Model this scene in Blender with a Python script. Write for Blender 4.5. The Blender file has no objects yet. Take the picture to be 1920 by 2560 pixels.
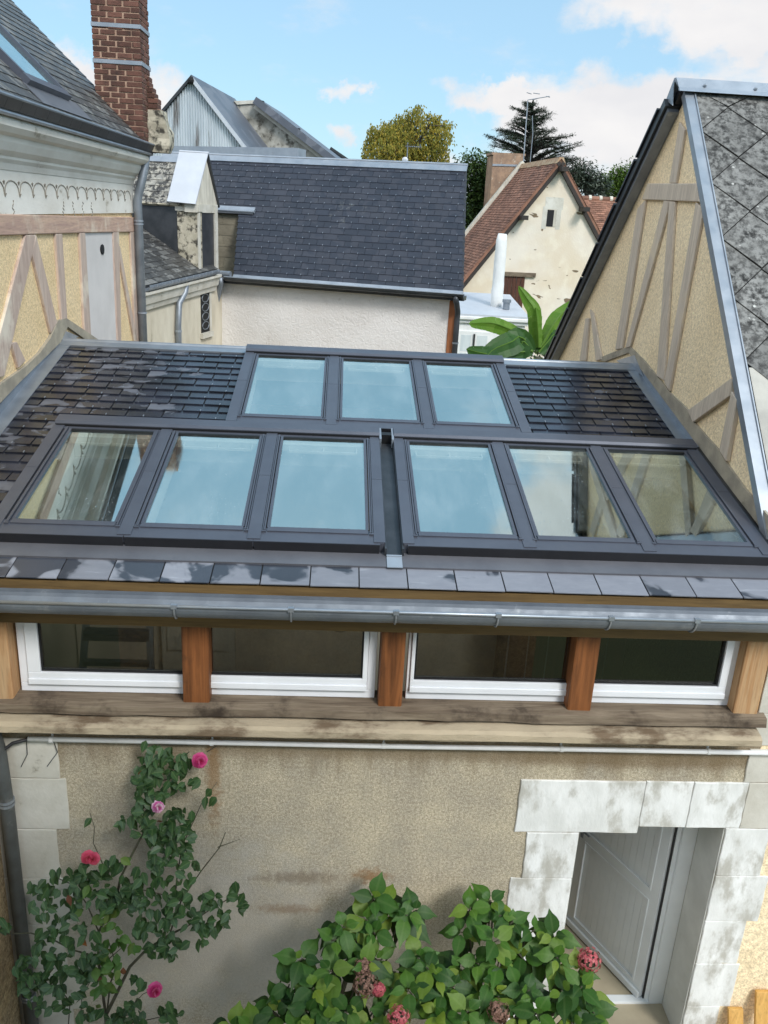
import bpy, bmesh, math, random
from mathutils import Vector, Matrix, Euler
rnd = random.Random(7)
R = math.radians
sc = bpy.context.scene
col = sc.collection

# ------------------------------------------------------------------ camera
CAM = Vector((0.0, -5.0, 6.25))
YAW, PIT, ROL, FOC = 0.0615117122, -0.336569536, -0.0542400915, 2137.8388
cy_, sy_, cp_, sp_ = math.cos(YAW), math.sin(YAW), math.cos(PIT), math.sin(PIT)
_f = Vector((sy_*cp_, cy_*cp_, sp_)); _r = Vector((cy_, -sy_, 0)); _d = -_r.cross(_f)
_cr, _sr = math.cos(ROL), math.sin(ROL)
AX_R = _cr*_r + _sr*_d; AX_D = -_sr*_r + _cr*_d; AX_F = _f
cam_data = bpy.data.cameras.new("camera"); cam = bpy.data.objects.new("camera", cam_data); col.objects.link(cam)
m3 = Matrix((AX_R, -AX_D, -AX_F)).transposed()
cam.matrix_world = Matrix.Translation(CAM) @ m3.to_4x4()
cam_data.sensor_fit = 'VERTICAL'; cam_data.sensor_height = 36.0; cam_data.sensor_width = 27.0
cam_data.lens = FOC/2560*36.0
cam_data.clip_start = 0.05; cam_data.clip_end = 3000
sc.camera = cam

# ------------------------------------------------------------------ light
SUN_EL, SUN_AZ = R(42), R(148)          # azimuth measured from +Y towards +X
wld = bpy.data.worlds.new("World"); sc.world = wld; wld.use_nodes = True
def build_world():
    nt = wld.node_tree; nt.nodes.clear(); N = nt.nodes.new; L = nt.links.new
    out = N('ShaderNodeOutputWorld'); bg = N('ShaderNodeBackground'); bg.inputs[1].default_value = 0.15
    sky = N('ShaderNodeTexSky'); sky.sky_type = 'NISHITA'; sky.sun_disc = False
    sky.sun_elevation = SUN_EL; sky.sun_rotation = SUN_AZ; sky.air_density = 1.0; sky.dust_density = 0.6; sky.ozone_density = 1.6
    tc = N('ShaderNodeTexCoord'); sep = N('ShaderNodeSeparateXYZ'); L(tc.outputs['Generated'], sep.inputs[0])
    mp = N('ShaderNodeMapping'); mp.inputs['Scale'].default_value = (1, 1, 2.2); L(tc.outputs['Generated'], mp.inputs[0])
    n1 = N('ShaderNodeTexNoise'); n1.inputs['Scale'].default_value = 13.0; n1.inputs['Detail'].default_value = 10; n1.inputs['Roughness'].default_value = .58
    L(mp.outputs[0], n1.inputs['Vector'])
    n2 = N('ShaderNodeTexNoise'); n2.inputs['Scale'].default_value = 11; n2.inputs['Detail'].default_value = 5; L(mp.outputs[0], n2.inputs['Vector'])
    def mth(op, a, b=None, clamp=False):
        n = N('ShaderNodeMath'); n.operation = op; n.use_clamp = clamp
        for i, v in enumerate((a, b)):
            if v is None: continue
            if isinstance(v, (int, float)): n.inputs[i].default_value = v
            else: L(v, n.inputs[i])
        return n.outputs[0]
    nd = N('ShaderNodeTexNoise'); nd.inputs['Scale'].default_value = 16; nd.inputs['Detail'].default_value = 8; nd.inputs['Roughness'].default_value = .62; L(tc.outputs['Generated'], nd.inputs['Vector'])
    sd = N('ShaderNodeSeparateColor'); L(nd.outputs['Color'], sd.inputs[0])
    az = mth('ADD', mth('ARCTAN2', sep.outputs[0], sep.outputs[1]), mth('MULTIPLY', mth('SUBTRACT', sd.outputs[0], .5), R(9)))
    el = mth('ADD', mth('ARCSINE', sep.outputs[2]), mth('MULTIPLY', mth('SUBTRACT', sd.outputs[1], .5), R(5)))
    dens = mth('MULTIPLY', mth('SUBTRACT', n1.outputs[0], .5), 2.6)
    for (a0, e0, ra, re_, st) in CLOUDS:            # single clouds: azimuth, elevation, half extents (degrees), density
        qa = mth('POWER', mth('ABSOLUTE', mth('DIVIDE', mth('SUBTRACT', az, R(a0)), R(ra))), 2.0)
        qe = mth('POWER', mth('ABSOLUTE', mth('DIVIDE', mth('SUBTRACT', el, R(e0)), R(re_))), 2.0)
        d = mth('SUBTRACT', 1.0, mth('ADD', qa, qe))
        dens = mth('ADD', dens, mth('MULTIPLY', mth('MAXIMUM', d, 0.0), st))
    # unseen cloud added behind the viewer, brightened as fill light
    dens = mth('ADD', dens, mth('MULTIPLY', mth('MAXIMUM', mth('MULTIPLY', sep.outputs[1], -1.0), 0.0), .28))
    rmp = N('ShaderNodeMapRange'); rmp.interpolation_type = 'SMOOTHSTEP'
    rmp.inputs['From Min'].default_value = .10; rmp.inputs['From Max'].default_value = 1.45; L(dens, rmp.inputs['Value'])
    cr = N('ShaderNodeMixRGB'); L(n2.outputs[0], cr.inputs[0]); cr.inputs[1].default_value = (2.9, 2.95, 3.15, 1); cr.inputs[2].default_value = (4.1, 4.0, 3.9, 1)
    front = N('ShaderNodeMapRange'); front.inputs['From Min'].default_value = -.25; front.inputs['From Max'].default_value = .55; front.inputs['To Min'].default_value = 3.0; front.inputs['To Max'].default_value = 1.0; L(sep.outputs[1], front.inputs['Value'])  # clouds beside and behind the viewer brightened for fill
    bright = N('ShaderNodeVectorMath'); bright.operation = 'SCALE'; L(cr.outputs[0], bright.inputs[0]); L(front.outputs[0], bright.inputs['Scale'])
    mx = N('ShaderNodeMixRGB'); L(rmp.outputs[0], mx.inputs[0])
    # thin veil that pales the blue toward the horizon
    veil = N('ShaderNodeMixRGB'); veil.inputs[0].default_value = .5; tint = N('ShaderNodeMixRGB'); tint.blend_type = 'MULTIPLY'; tint.inputs[0].default_value = 1; L(sky.outputs[0], tint.inputs[1]); tint.inputs[2].default_value = (.47, .56, .58, 1)
    hz = N('ShaderNodeMapRange'); hz.interpolation_type = 'SMOOTHSTEP'; hz.inputs['From Min'].default_value = .35; hz.inputs['From Max'].default_value = .65; hz.inputs['To Min'].default_value = .6; hz.inputs['To Max'].default_value = .9; L(mth('ADD', sep.outputs[2], mth('MULTIPLY', mth('SUBTRACT', n2.outputs[0], .5), .25)), hz.inputs['Value']); L(hz.outputs[0], veil.inputs[0])   # thin high veil
    L(tint.outputs[0], veil.inputs[1]); veil.inputs[2].default_value = (2.05, 3.2, 4.15, 1)
    L(veil.outputs[0], mx.inputs[1]); L(bright.outputs[0], mx.inputs[2])
    L(mx.outputs[0], bg.inputs[0]); L(bg.outputs[0], out.inputs[0])
CLOUDS = [(21,12,10,2.6,1.7),(25,8,8,4,1.3),(15,6.4,8.5,2.7,1.6),(8.5,6.9,4,1.2,1.1),(20,4.5,13,3.4,1.7),(6,2.2,3,1.6,1.2),
          (-17,6.0,3.4,2.6,1.6),(-12.5,5.2,4.2,2.8,1.6),(-10,3,3,2,1.2),(-.8,3.8,2.0,.9,1.2),(-.1,6.5,1.5,.6,1.0),
          (19,42,6,7,1.6),(55,30,25,22,.8),(-62,34,24,24,1.3),(-95,38,34,30,1.5),(110,40,40,25,.9),(-120,35,45,22,.9),(180,40,40,22,.9)]  # the wide side and rear clouds are unseen, added as fill light
build_world()
sun_d = bpy.data.lights.new("sun", 'SUN'); sun_d.energy = 1.55; sun_d.angle = R(15); sun_d.color = (1, .975, .93)
sun = bpy.data.objects.new("sun", sun_d); col.objects.link(sun)
sdir = Vector((math.sin(SUN_AZ)*math.cos(SUN_EL), math.cos(SUN_AZ)*math.cos(SUN_EL), math.sin(SUN_EL)))
sun.rotation_euler = sdir.to_track_quat('Z', 'Y').to_euler(); sun.location = (20, -10, 30)
sc.view_settings.view_transform = 'Standard'; sc.view_settings.look = 'None'; sc.view_settings.exposure = 0.75; sc.view_settings.gamma = 1
try: sc.view_settings.use_curve_mapping = False
except Exception: pass
sc.cycles.max_bounces = 10; sc.cycles.transparent_max_bounces = 16; sc.cycles.caustics_reflective = False; sc.cycles.caustics_refractive = False

# ------------------------------------------------------------------ measuring helpers (1659 x 2212 picture grid -> world)
PXS = 1920/1659
def ray(x, y): return AX_R*(x*PXS-960) + AX_D*(y*PXS-1280) + AX_F*FOC
def PY(x, y, Y): r = ray(x, y); return CAM + r*((Y-CAM.y)/r.y)
def PX(x, y, X): r = ray(x, y); return CAM + r*((X-CAM.x)/r.x)
def PZ(x, y, Z): r = ray(x, y); return CAM + r*((Z-CAM.z)/r.z)
def PP(x, y, p0, n): r = ray(x, y); return CAM + r*((p0-CAM).dot(n)/r.dot(n))

# ------------------------------------------------------------------ mesh builder
class MB:
    def __init__(s): s.v = []; s.f = []; s.m = []; s.cm = 0; s.uv = {}
    def face(s, pts):
        b = len(s.v); s.v += [Vector(p) for p in pts]; s.f.append(list(range(b, b+len(pts)))); s.m.append(s.cm)
    def hexa(s, p):      # 8 points: bottom ring 0-3, top ring 4-7
        b = len(s.v); s.v += [Vector(q) for q in p]
        for q in ((3,2,1,0),(4,5,6,7),(0,1,5,4),(1,2,6,5),(2,3,7,6),(3,0,4,7)): s.f.append([b+i for i in q]); s.m.append(s.cm)
    def box(s, x0, x1, y0, y1, z0, z1):
        s.hexa([(x0,y0,z0),(x1,y0,z0),(x1,y1,z0),(x0,y1,z0),(x0,y0,z1),(x1,y0,z1),(x1,y1,z1),(x0,y1,z1)])
    def obox(s, o, U, V, W, u0, u1, v0, v1, w0, w1):
        s.hexa([o+U*a+V*b+W*c for c in (w0, w1) for a, b in ((u0,v0),(u1,v0),(u1,v1),(u0,v1))])
    def prism(s, poly, vec):
        n = len(poly); b = len(s.v); vec = Vector(vec)
        s.v += [Vector(p) for p in poly] + [Vector(p)+vec for p in poly]
        s.f.append([b+i for i in range(n)][::-1]); s.f.append([b+n+i for i in range(n)]); s.m += [s.cm]*2
        for i in range(n): s.f.append([b+i, b+(i+1)%n, b+n+(i+1)%n, b+n+i]); s.m.append(s.cm)
    def loft(s, rings, closed=True, cap=True):
        b = len(s.v); n = len(rings[0])
        for r_ in rings: s.v += [Vector(p) for p in r_]
        for k in range(len(rings)-1):
            for i in range(n if closed else n-1):
                j = (i+1) % n
                s.f.append([b+k*n+i, b+k*n+j, b+(k+1)*n+j, b+(k+1)*n+i]); s.m.append(s.cm)
        if cap and closed:
            s.f.append([b+i for i in range(n)][::-1]); s.f.append([b+(len(rings)-1)*n+i for i in range(n)]); s.m += [s.cm]*2
    def tube(s, path, rad, n=8):
        path = [Vector(p) for p in path]; rings = []
        if not isinstance(rad, (list, tuple)): rad = [rad]*len(path)
        ref = None
        for i, p in enumerate(path):
            t = (path[min(i+1, len(path)-1)] - path[max(i-1, 0)]).normalized()
            if ref is None: ref = Vector((0,0,1)) if abs(t.z) < .9 else Vector((0,1,0))
            a = t.cross(ref)
            if a.length < 1e-4: a = t.cross(Vector((1,0,0)))
            a.normalize(); b = a.cross(t).normalized(); ref = b
            rings.append([p + (a*math.cos(2*math.pi*k/n) + b*math.sin(2*math.pi*k/n))*rad[i] for k in range(n)])
        s.loft(rings)
    def sphere(s, c, r, nu=8, nv=6, sq=(1,1,1), jit=0):
        c = Vector(c); rings = []
        for j in range(1, nv):
            t = math.pi*j/nv
            rings.append([c + Vector((math.sin(t)*math.cos(2*math.pi*i/nu)*sq[0], math.sin(t)*math.sin(2*math.pi*i/nu)*sq[1], math.cos(t)*sq[2]))*r*(1+rnd.uniform(-jit, jit)) for i in range(nu)])
        s.loft(rings)
    def build(s, name, mats, root=None, parent=None, smooth=False, recalc=True, bevel=0):
        off = OFF.get((parent or root).name, Vector()) if (parent or root) else Vector()
        me = bpy.data.meshes.new(name); me.from_pydata([p-off for p in s.v], [], s.f)
        if not isinstance(mats, (list, tuple)): mats = [mats]
        for m in mats: me.materials.append(m)
        if len(mats) > 1: me.polygons.foreach_set('material_index', s.m)
        if recalc:
            bm = bmesh.new(); bm.from_mesh(me); bmesh.ops.recalc_face_normals(bm, faces=bm.faces); bm.to_mesh(me); bm.free()
        if smooth: me.polygons.foreach_set('use_smooth', [True]*len(me.polygons))
        if s.uv:
            at = me.attributes.new('leafuv', 'FLOAT_VECTOR', 'POINT'); buf = [0.]*(3*len(s.v))
            for i, (a, c) in s.uv.items(): buf[3*i] = a; buf[3*i+1] = c
            at.data.foreach_set('vector', buf)
        me.update()
        o = bpy.data.objects.new(name, me); col.objects.link(o)
        if parent or root: o.parent = parent or root
        OFF[o.name] = off
        if bevel:
            bv = o.modifiers.new('bevel', 'BEVEL'); bv.width = bevel; bv.segments = 2; bv.limit_method = 'ANGLE'; bv.angle_limit = R(40)
        return o
OFF = {}
def thing(name, label, cat, loc=(0,0,0), group=None):
    o = bpy.data.objects.new(name, None); o.empty_display_size = .3; col.objects.link(o); o.location = loc
    OFF[o.name] = Vector(loc); o['label'] = label; o['category'] = cat
    if group: o['group'] = group
    return o
def tag(o, label=None, cat=None, group=None, kind=None):
    for k, v in (('label', label), ('category', cat), ('group', group), ('kind', kind)):
        if v: o[k] = v
    return o

# ------------------------------------------------------------------ materials
def S(r, g, b):
    f = lambda c: (c/255/12.92) if c/255 <= .04045 else ((c/255+.055)/1.055)**2.4
    return (f(r), f(g), f(b), 1)
class NT:
    def __init__(s, name):
        s.mat = bpy.data.materials.new(name); s.mat.use_nodes = True; s.t = s.mat.node_tree; s.t.nodes.clear()
        s.out = s.n('ShaderNodeOutputMaterial'); s.co = s.n('ShaderNodeTexCoord').outputs['Object']
    def n(s, ty, **kw):
        nd = s.t.nodes.new(ty)
        for k, v in kw.items(): setattr(nd, k, v)
        return nd
    def l(s, a, b): s.t.links.new(a, b)
    def set(s, sock, v):
        if isinstance(v, (int, float, tuple, list)): sock.default_value = v
        else: s.l(v, sock)
    def map(s, sc=(1,1,1), rot=(0,0,0), loc=(0,0,0), src=None):
        m = s.n('ShaderNodeMapping'); m.inputs['Scale'].default_value = sc; m.inputs['Rotation'].default_value = rot; m.inputs['Location'].default_value = loc
        s.l(src or s.co, m.inputs[0]); return m.outputs[0]
    def noise(s, scale, vec=None, det=4, rough=.55, w=None, dist=0):
        nd = s.n('ShaderNodeTexNoise'); nd.inputs['Scale'].default_value = scale; nd.inputs['Detail'].default_value = det; nd.inputs['Roughness'].default_value = rough; nd.inputs['Distortion'].default_value = dist
        s.l(vec or s.co, nd.inputs['Vector'])
        if w is not None: nd.noise_dimensions = '4D'; s.set(nd.inputs['W'], w)
        return nd.outputs[0]
    def voro(s, scale, vec=None, feat='F1', out='Distance'):
        nd = s.n('ShaderNodeTexVoronoi', feature=feat); nd.inputs['Scale'].default_value = scale; s.l(vec or s.co, nd.inputs['Vector']); return nd.outputs[out]
    def ramp(s, v, a, b, c0=0., c1=1., smooth=True):
        nd = s.n('ShaderNodeMapRange'); nd.interpolation_type = 'SMOOTHSTEP' if smooth else 'LINEAR'
        nd.inputs['From Min'].default_value = a; nd.inputs['From Max'].default_value = b; nd.inputs['To Min'].default_value = c0; nd.inputs['To Max'].default_value = c1
        s.l(v, nd.inputs['Value']); return nd.outputs[0]
    def mix(s, f, a, b, mode='MIX'):
        nd = s.n('ShaderNodeMixRGB', blend_type=mode); s.set(nd.inputs[0], f); s.set(nd.inputs[1], a); s.set(nd.inputs[2], b); return nd.outputs[0]
    def math(s, op, a, b=None, clamp=False):
        nd = s.n('ShaderNodeMath', operation=op, use_clamp=clamp); s.set(nd.inputs[0], a)
        if b is not None: s.set(nd.inputs[1], b)
        return nd.outputs[0]
    def island(s): return s.n('ShaderNodeNewGeometry').outputs['Random Per Island']
    def bump(s, h, strength, dist=.01, nrm=None):
        nd = s.n('ShaderNodeBump'); nd.inputs['Strength'].default_value = strength; nd.inputs['Distance'].default_value = dist; s.l(h, nd.inputs['Height'])
        if nrm is not None: s.l(nrm, nd.inputs['Normal'])
        return nd.outputs[0]
    def spot(s, c, r, edge=.35, nsc=9, namp=.5):     # blotch with a ragged edge round point c, radii r (a stain with a shape of its own)
        v = s.n('ShaderNodeVectorMath', operation='SUBTRACT'); s.l(s.co, v.inputs[0]); v.inputs[1].default_value = c
        v2 = s.n('ShaderNodeVectorMath', operation='DIVIDE'); s.l(v.outputs[0], v2.inputs[0]); v2.inputs[1].default_value = r
        ln = s.n('ShaderNodeVectorMath', operation='LENGTH'); s.l(v2.outputs[0], ln.inputs[0])
        d = s.math('ADD', ln.outputs['Value'], s.math('MULTIPLY', s.math('SUBTRACT', s.noise(nsc, det=5), .5), namp*2))
        return s.ramp(d, 1-edge, 1+edge, 1., 0.)
    def bsdf(s, colr, rough=.7, metal=0., nrm=None, spec=.5, extra=None):
        b = s.n('ShaderNodeBsdfPrincipled'); s.set(b.inputs['Base Color'], colr); s.set(b.inputs['Roughness'], rough); s.set(b.inputs['Metallic'], metal)
        b.inputs['Specular IOR Level'].default_value = spec
        if nrm is not None: s.l(nrm, b.inputs['Normal'])
        for k, v in (extra or {}).items(): s.set(b.inputs[k], v)
        s.l(b.outputs[0], s.out.inputs[0]); return s.mat

def simple(name, c1, c2=None, scale=6, rough=.6, metal=0., bump=0., bsc=60, st=(1,1,1), isl=0., spec=.5, dirt=None, bdist=.01, rvar=0.):
    t = NT(name); vec = t.map(st)
    c = c1
    if c2: c = t.mix(t.ramp(t.noise(scale, vec, 6, .6), .3, .7), c1, c2)
    if isl:
        c = t.mix(1., c, t.mix(t.island(), (1-isl,)*3+(1,), (1+isl,)*3+(1,)), 'MULTIPLY')
    if dirt: c = t.mix(t.ramp(t.noise(dirt[1], vec, 8, .65), dirt[2], dirt[2]+.15), c, dirt[0])
    rr = rough
    if rvar: rr = t.ramp(t.noise(scale*1.7, vec, 5), .3, .7, max(rough-rvar, .03), rough+rvar)
    n = t.bump(t.noise(bsc, vec, 4), bump, bdist) if bump else None
    return t.bsdf(c, rr, metal, n, spec)

def render_mat(name, c1, c2, grain=95, stains=(), flecks=None, bs=.6, big=2.2, drip=None, gk=1., cracks=False):
    t = NT(name)
    c = t.mix(t.ramp(t.noise(big, det=7, rough=.62), .32, .68), c1, c2)
    g = t.noise(grain, det=3, rough=.6)
    g2 = t.noise(grain*.42, det=4, rough=.7)
    mul = lambda k: t.mix(1., c, tuple(1+(q-1)*gk for q in k[:3])+(1,), 'MULTIPLY')
    c = t.mix(t.ramp(g, .25, .75), mul((.62,.60,.57,1)), mul((1.3,1.31,1.33,1)))
    c = t.mix(t.ramp(g2, .32, .68), mul((.66,.64,.61,1)), mul((1.26,1.27,1.28,1)))
    c = t.mix(1., t.mix(t.ramp(t.noise(big, det=7, rough=.62), .32, .68), c1, c2), c)
    if flecks: c = t.mix(t.ramp(t.noise(flecks[0], det=2), flecks[1], flecks[1]+.06), c, flecks[2])
    if cracks:
        wv = t.n('ShaderNodeTexNoise'); wv.inputs['Scale'].default_value = 2.5; wv.inputs['Detail'].default_value = 7; t.l(t.co, wv.inputs['Vector'])
        ad = t.n('ShaderNodeVectorMath', operation='MULTIPLY_ADD'); t.l(wv.outputs['Color'], ad.inputs[0]); ad.inputs[1].default_value = (.42,.42,.42); t.l(t.co, ad.inputs[2])
        ck = t.math('MULTIPLY', t.ramp(t.voro(.75, ad.outputs[0], 'DISTANCE_TO_EDGE'), .0015, .005, 1, 0), t.ramp(t.noise(1.1, det=3), .48, .58))
        c = t.mix(t.math('MULTIPLY', ck, .55), c, S(86,74,58))
    if drip:      # damp runs under the ledge: streaks that fade downwards
        sz = t.n('ShaderNodeSeparateXYZ'); t.l(t.co, sz.inputs[0])
        st = t.noise(7, t.map((1,1,.12)), 6, .6); reach = t.ramp(t.math('ADD', sz.outputs[2], t.math('MULTIPLY', t.math('SUBTRACT', st, .5), drip[2]*2.2)), drip[0]-drip[1], drip[0])
        c = t.mix(t.math('MULTIPLY', reach, drip[4]), c, drip[3])
        pa = t.ramp(t.noise(1.3, det=8, rough=.7), .52, .66); c = t.mix(t.math('MULTIPLY', pa, .32), c, S(150,144,132))
        lw = t.ramp(t.math('ADD', sz.outputs[2], t.math('MULTIPLY', t.math('SUBTRACT', t.noise(3, det=6), .5), 1.2)), .2, 1.0, .15, 0); c = t.mix(lw, c, S(120,108,88))  # tone darkens towards the foot of the wall
    for (p, r_, cc, k, kw) in stains: c = t.mix(t.math('MULTIPLY', t.spot(p, r_, **kw), k), c, cc)
    h = t.math('ADD', g, t.math('MULTIPLY', t.noise(grain*.35, det=5, rough=.7), .9))
    return t.bsdf(c, .92, 0, t.bump(h, bs, .012), .2)

def wood_mat(name, c1, c2, axis='Z', sc=18, knots=True, rough=.7, dirt=None, isl=0):
    t = NT(name); k = .07
    st = {'X': (k,1,1), 'Y': (1,k,1), 'Z': (1,1,k)}[axis]
    vec = t.map(st); nz = t.noise(sc, vec, 7, .65, dist=1.2)
    c = t.mix(t.ramp(nz, .3, .72), c1, c2)
    fine = t.noise(sc*7, vec, 3)
    c = t.mix(t.ramp(fine, .45, .8, 0, .45), c, t.mix(.6, c, (.02,.012,.008,1)))
    if knots:
        kv = t.map(tuple(.45 if q == k else 1.6 for q in st)); kd = t.voro(2.4, kv)
        c = t.mix(t.ramp(kd, .05, .11, .85, 0), c, (.06,.028,.012,1))
    if dirt: c = t.mix(t.ramp(t.noise(dirt[1], t.map((.5,.5,.5)), 6, .65), dirt[2], dirt[2]+.18), c, dirt[0])
    if isl: c = t.mix(1., c, t.mix(t.island(), (1-isl,)*3+(1,), (1+isl,)*3+(1,)), 'MULTIPLY')
    return t.bsdf(c, rough, 0, t.bump(nz, .35, .006, t.bump(fine, .25, .003)), .3)

def slate_mat(name, base, base2, wet, dry, amt=.5, psc=5, wet_r=.12, dry_r=.5, lichen=None, isl=.18, spec=.5, scratch=True, wetx=False, soft=.012, dryx=False):
    t = NT(name); il = t.island()
    nz = t.noise(psc, t.map((1,1,1)), 3, .5, w=t.math('MULTIPLY', il, 37.0), dist=.6)
    if dryx:      # drying from the right: the left slates keep wet tongues
        sx = t.n('ShaderNodeSeparateXYZ'); t.l(t.co, sx.inputs[0]); nz = t.math('ADD', nz, t.ramp(sx.outputs[0], -.6, 1.2, -.03, .13))
    if wetx:      # the right-hand slates are wet all over
        sx = t.n('ShaderNodeSeparateXYZ'); t.l(t.co, sx.inputs[0]); nz = t.math('SUBTRACT', nz, t.ramp(sx.outputs[0], -1.7, -.9, 0, .12))
    m = t.ramp(nz, amt-soft, amt+soft)
    d = t.mix(t.noise(26, t.map((.35,1,1)), 5), base, base2) if False else t.mix(t.ramp(t.noise(14, t.map((.4,1,1)), 6, .65, w=t.math('MULTIPLY', il, 11.)), .3, .7), dry, base2)
    w = t.mix(t.ramp(t.noise(3.5, det=3), .3, .7), wet, base)
    c = t.mix(m, w, d)
    if scratch:
        sn = t.noise(30, t.map((.12,.9,.9), rot=(0,0,.15)), 5, .6, w=t.math('MULTIPLY', il, 9.))
        c = t.mix(t.math('MULTIPLY', m, t.ramp(sn, .6, .72, 0, .5)), c, (.42,.43,.47,1))
    c = t.mix(1., c, t.mix(il, (1-isl,)*3+(1,), (1+isl,)*3+(1,)), 'MULTIPLY')
    if lichen:
        lm = t.math('MULTIPLY', t.ramp(t.noise(lichen[1], det=8, rough=.7), lichen[2], lichen[2]+.1), t.ramp(t.noise(.55, det=3), lichen[3], lichen[3]+.2))
        c = t.mix(lm, c, lichen[0])
    rr = t.ramp(m, 0, 1, wet_r, dry_r)
    n = t.bump(t.noise(28, t.map((.4,1,1)), 5), .25, .004)
    return t.bsdf(c, rr, 0, n, spec)

M = {}
M['pebble'] = render_mat('facade_roughcast', S(196,184,160), S(174,164,146), 120, [
    ((-1.0,0,1.15),(.95,.5,.75), S(186,182,174), .7, dict(edge=.7, nsc=6, namp=.9)),
    ((-.05,0,.8),(.9,.5,.5), S(180,174,164), .5, dict(edge=.7, nsc=6, namp=.9)),
    ((-.77,0,2.55),(.045,.5,.36), S(140,102,60), .6, dict(edge=.7, nsc=22, namp=1.4)),
    ((-.16,0,1.66),(.25,.5,.05), S(120,104,84), .6, dict(edge=.8, nsc=24, namp=1.6)),
    ((.36,0,1.68),(.10,.5,.055), S(140,100,58), .75, dict(edge=.8, nsc=24, namp=1.6)),
    ((-.25,0,1.37),(.2,.5,.04), S(134,106,76), .55, dict(edge=.8, nsc=24, namp=1.6)),
    ((-1.25,0,1.95),(.3,.5,.4), S(120,114,104), .45, dict(edge=1., nsc=9, namp=1.6)),
    ((2.2,0,2.72),(1.1,.5,.07), S(112,92,64), .6, dict(edge=.6, nsc=9, namp=.5)),
    ((.6,0,2.75),(1.4,.5,.06), S(128,112,88), .5, dict(edge=.6, nsc=9, namp=.6)),
    ((3.3,0,1.05),(.07,.5,.06), S(120,80,44), .9, dict(edge=.4, nsc=20, namp=.4))], flecks=(110,.64,(.62,.58,.5,1)), bs=.55, drip=(2.85,.32,.35,S(118,100,74),.6), gk=.8)
M['ochre'] = render_mat('ochre_roughcast', S(246,220,178), S(234,206,160), 80, bs=.6, big=1.4, gk=.6)
M['ochre_dull'] = render_mat('gable_roughcast', S(252,232,196), S(240,218,180), 70, [
    ((0,0,0),(.1,.1,.1), S(90,80,66), 0, {})], bs=.6, big=1.2, gk=.55)
M['cement'] = simple('cement_fillet', S(176,166,146), S(146,138,124), 5, .9, bump=.4, bsc=50, dirt=(S(112,106,94),4,.58))
M['stone_white'] = simple('painted_stone', S(238,238,236), S(216,216,212), 5, .85, bump=.5, bsc=24, dirt=(S(184,181,172),4,.47), st=(1,1,.5), isl=.05)
M['stone_grey'] = simple('grey_limestone', S(212,208,198), S(190,185,172), 3, .85, bump=.3, bsc=30, dirt=(S(120,114,98),6,.6), isl=.06)
M['stone_old'] = simple('old_mottled_stone', S(205,196,176), S(168,160,140), 5, .9, bump=.6, bsc=16, dirt=(S(70,66,58),9,.47))
M['cornice'] = simple('limewashed_cornice', S(236,231,222), S(220,213,202), 3, .85, bump=.25, bsc=30, dirt=(S(160,150,132),6,.6), st=(1,.5,1))
M['ledge'] = simple('weathered_stone_ledge', S(186,170,144), S(160,146,124), 4, .9, bump=.5, bsc=45, dirt=(S(112,94,74),4,.50), st=(.5,1,1))
M['white_wall'] = None
def _ww():
    t = NT('white_swirl_stucco'); sw = t.noise(14, t.map((1,1,1)), 3, .5, dist=1.6)
    c = t.mix(t.ramp(t.noise(1.1, det=5), .3, .7), S(234,230,227), S(222,217,213))
    c = t.mix(t.ramp(t.noise(9, t.map((1,1,.8)), 5, .6, dist=1.5), .62, .72, 0, .35), c, S(170,155,140))
    return t.bsdf(c, .9, 0, t.bump(sw, .6, .022), .2)
M['white_wall'] = _ww()
def _gable():
    t = NT('lime_render_with_stones')
    c = t.mix(t.ramp(t.noise(.5, det=6), .35, .65), S(226,216,202), S(218,202,178))
    c = t.mix(t.ramp(t.noise(2.2, det=6), .45, .75, 0, .5), c, S(240,232,214))
    f = t.noise(3.6, t.map((.55,1,1.25)), 2, .4, dist=.6)
    c = t.mix(t.ramp(f, .69, .71), c, t.mix(t.noise(6), S(150,130,104), S(86,76,64)))
    return t.bsdf(c, .92, 0, t.bump(t.noise(20, det=4), .3, .02), .2)
M['lime'] = _gable()
M['timber_L'] = wood_mat('weathered_pink_timber', S(208,188,172), S(178,154,142), 'Z', 16, knots=False, rough=.85, dirt=(S(222,210,192),3.2,.52))
M['timber_rail'] = wood_mat('painted_rail_timber', S(206,174,152), S(176,146,134), 'Y', 14, knots=False, rough=.8, dirt=(S(220,204,184),3.2,.52))
M['timber_R'] = wood_mat('weathered_grey_timber', S(214,200,182), S(188,174,158), 'Z', 16, knots=False, rough=.85, dirt=(S(216,200,174),2.8,.54))
M['grey_paint'] = simple('grey_painted_panel', S(220,214,210), S(208,202,198), 2, .6, bump=.08, bsc=20, dirt=(S(150,146,142),9,.68))
M['slate_new'] = slate_mat('roof_slate_wet', (.03,.034,.05,1), (.14,.145,.17,1), (.014,.015,.02,1), (.105,.11,.13,1), amt=.585, soft=.045, psc=4.2, wet_r=.22, dry_r=.45, wetx=True)
M['slate_eave'] = slate_mat('eave_slate_drying', (.05,.055,.07,1), (.21,.215,.245,1), (.04,.044,.056,1), (.25,.255,.285,1), amt=.49, psc=3.0, wet_r=.2, dry_r=.5, soft=.035, dryx=True)
M['slate_blue'] = slate_mat('blue_slate_roof', (.024,.028,.042,1), (.036,.04,.055,1), (.021,.025,.038,1), (.028,.031,.044,1), amt=.5, psc=2, wet_r=.46, dry_r=.52, lichen=((.24,.25,.23,1),7,.56,.55), isl=.09, scratch=False)
M['slate_old'] = slate_mat('old_grey_slate', (.06,.058,.056,1), (.17,.165,.155,1), (.05,.048,.046,1), (.12,.116,.108,1), amt=.55, psc=4, wet_r=.45, dry_r=.65, lichen=((.32,.30,.25,1),11,.56,.42), isl=.3)
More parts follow.
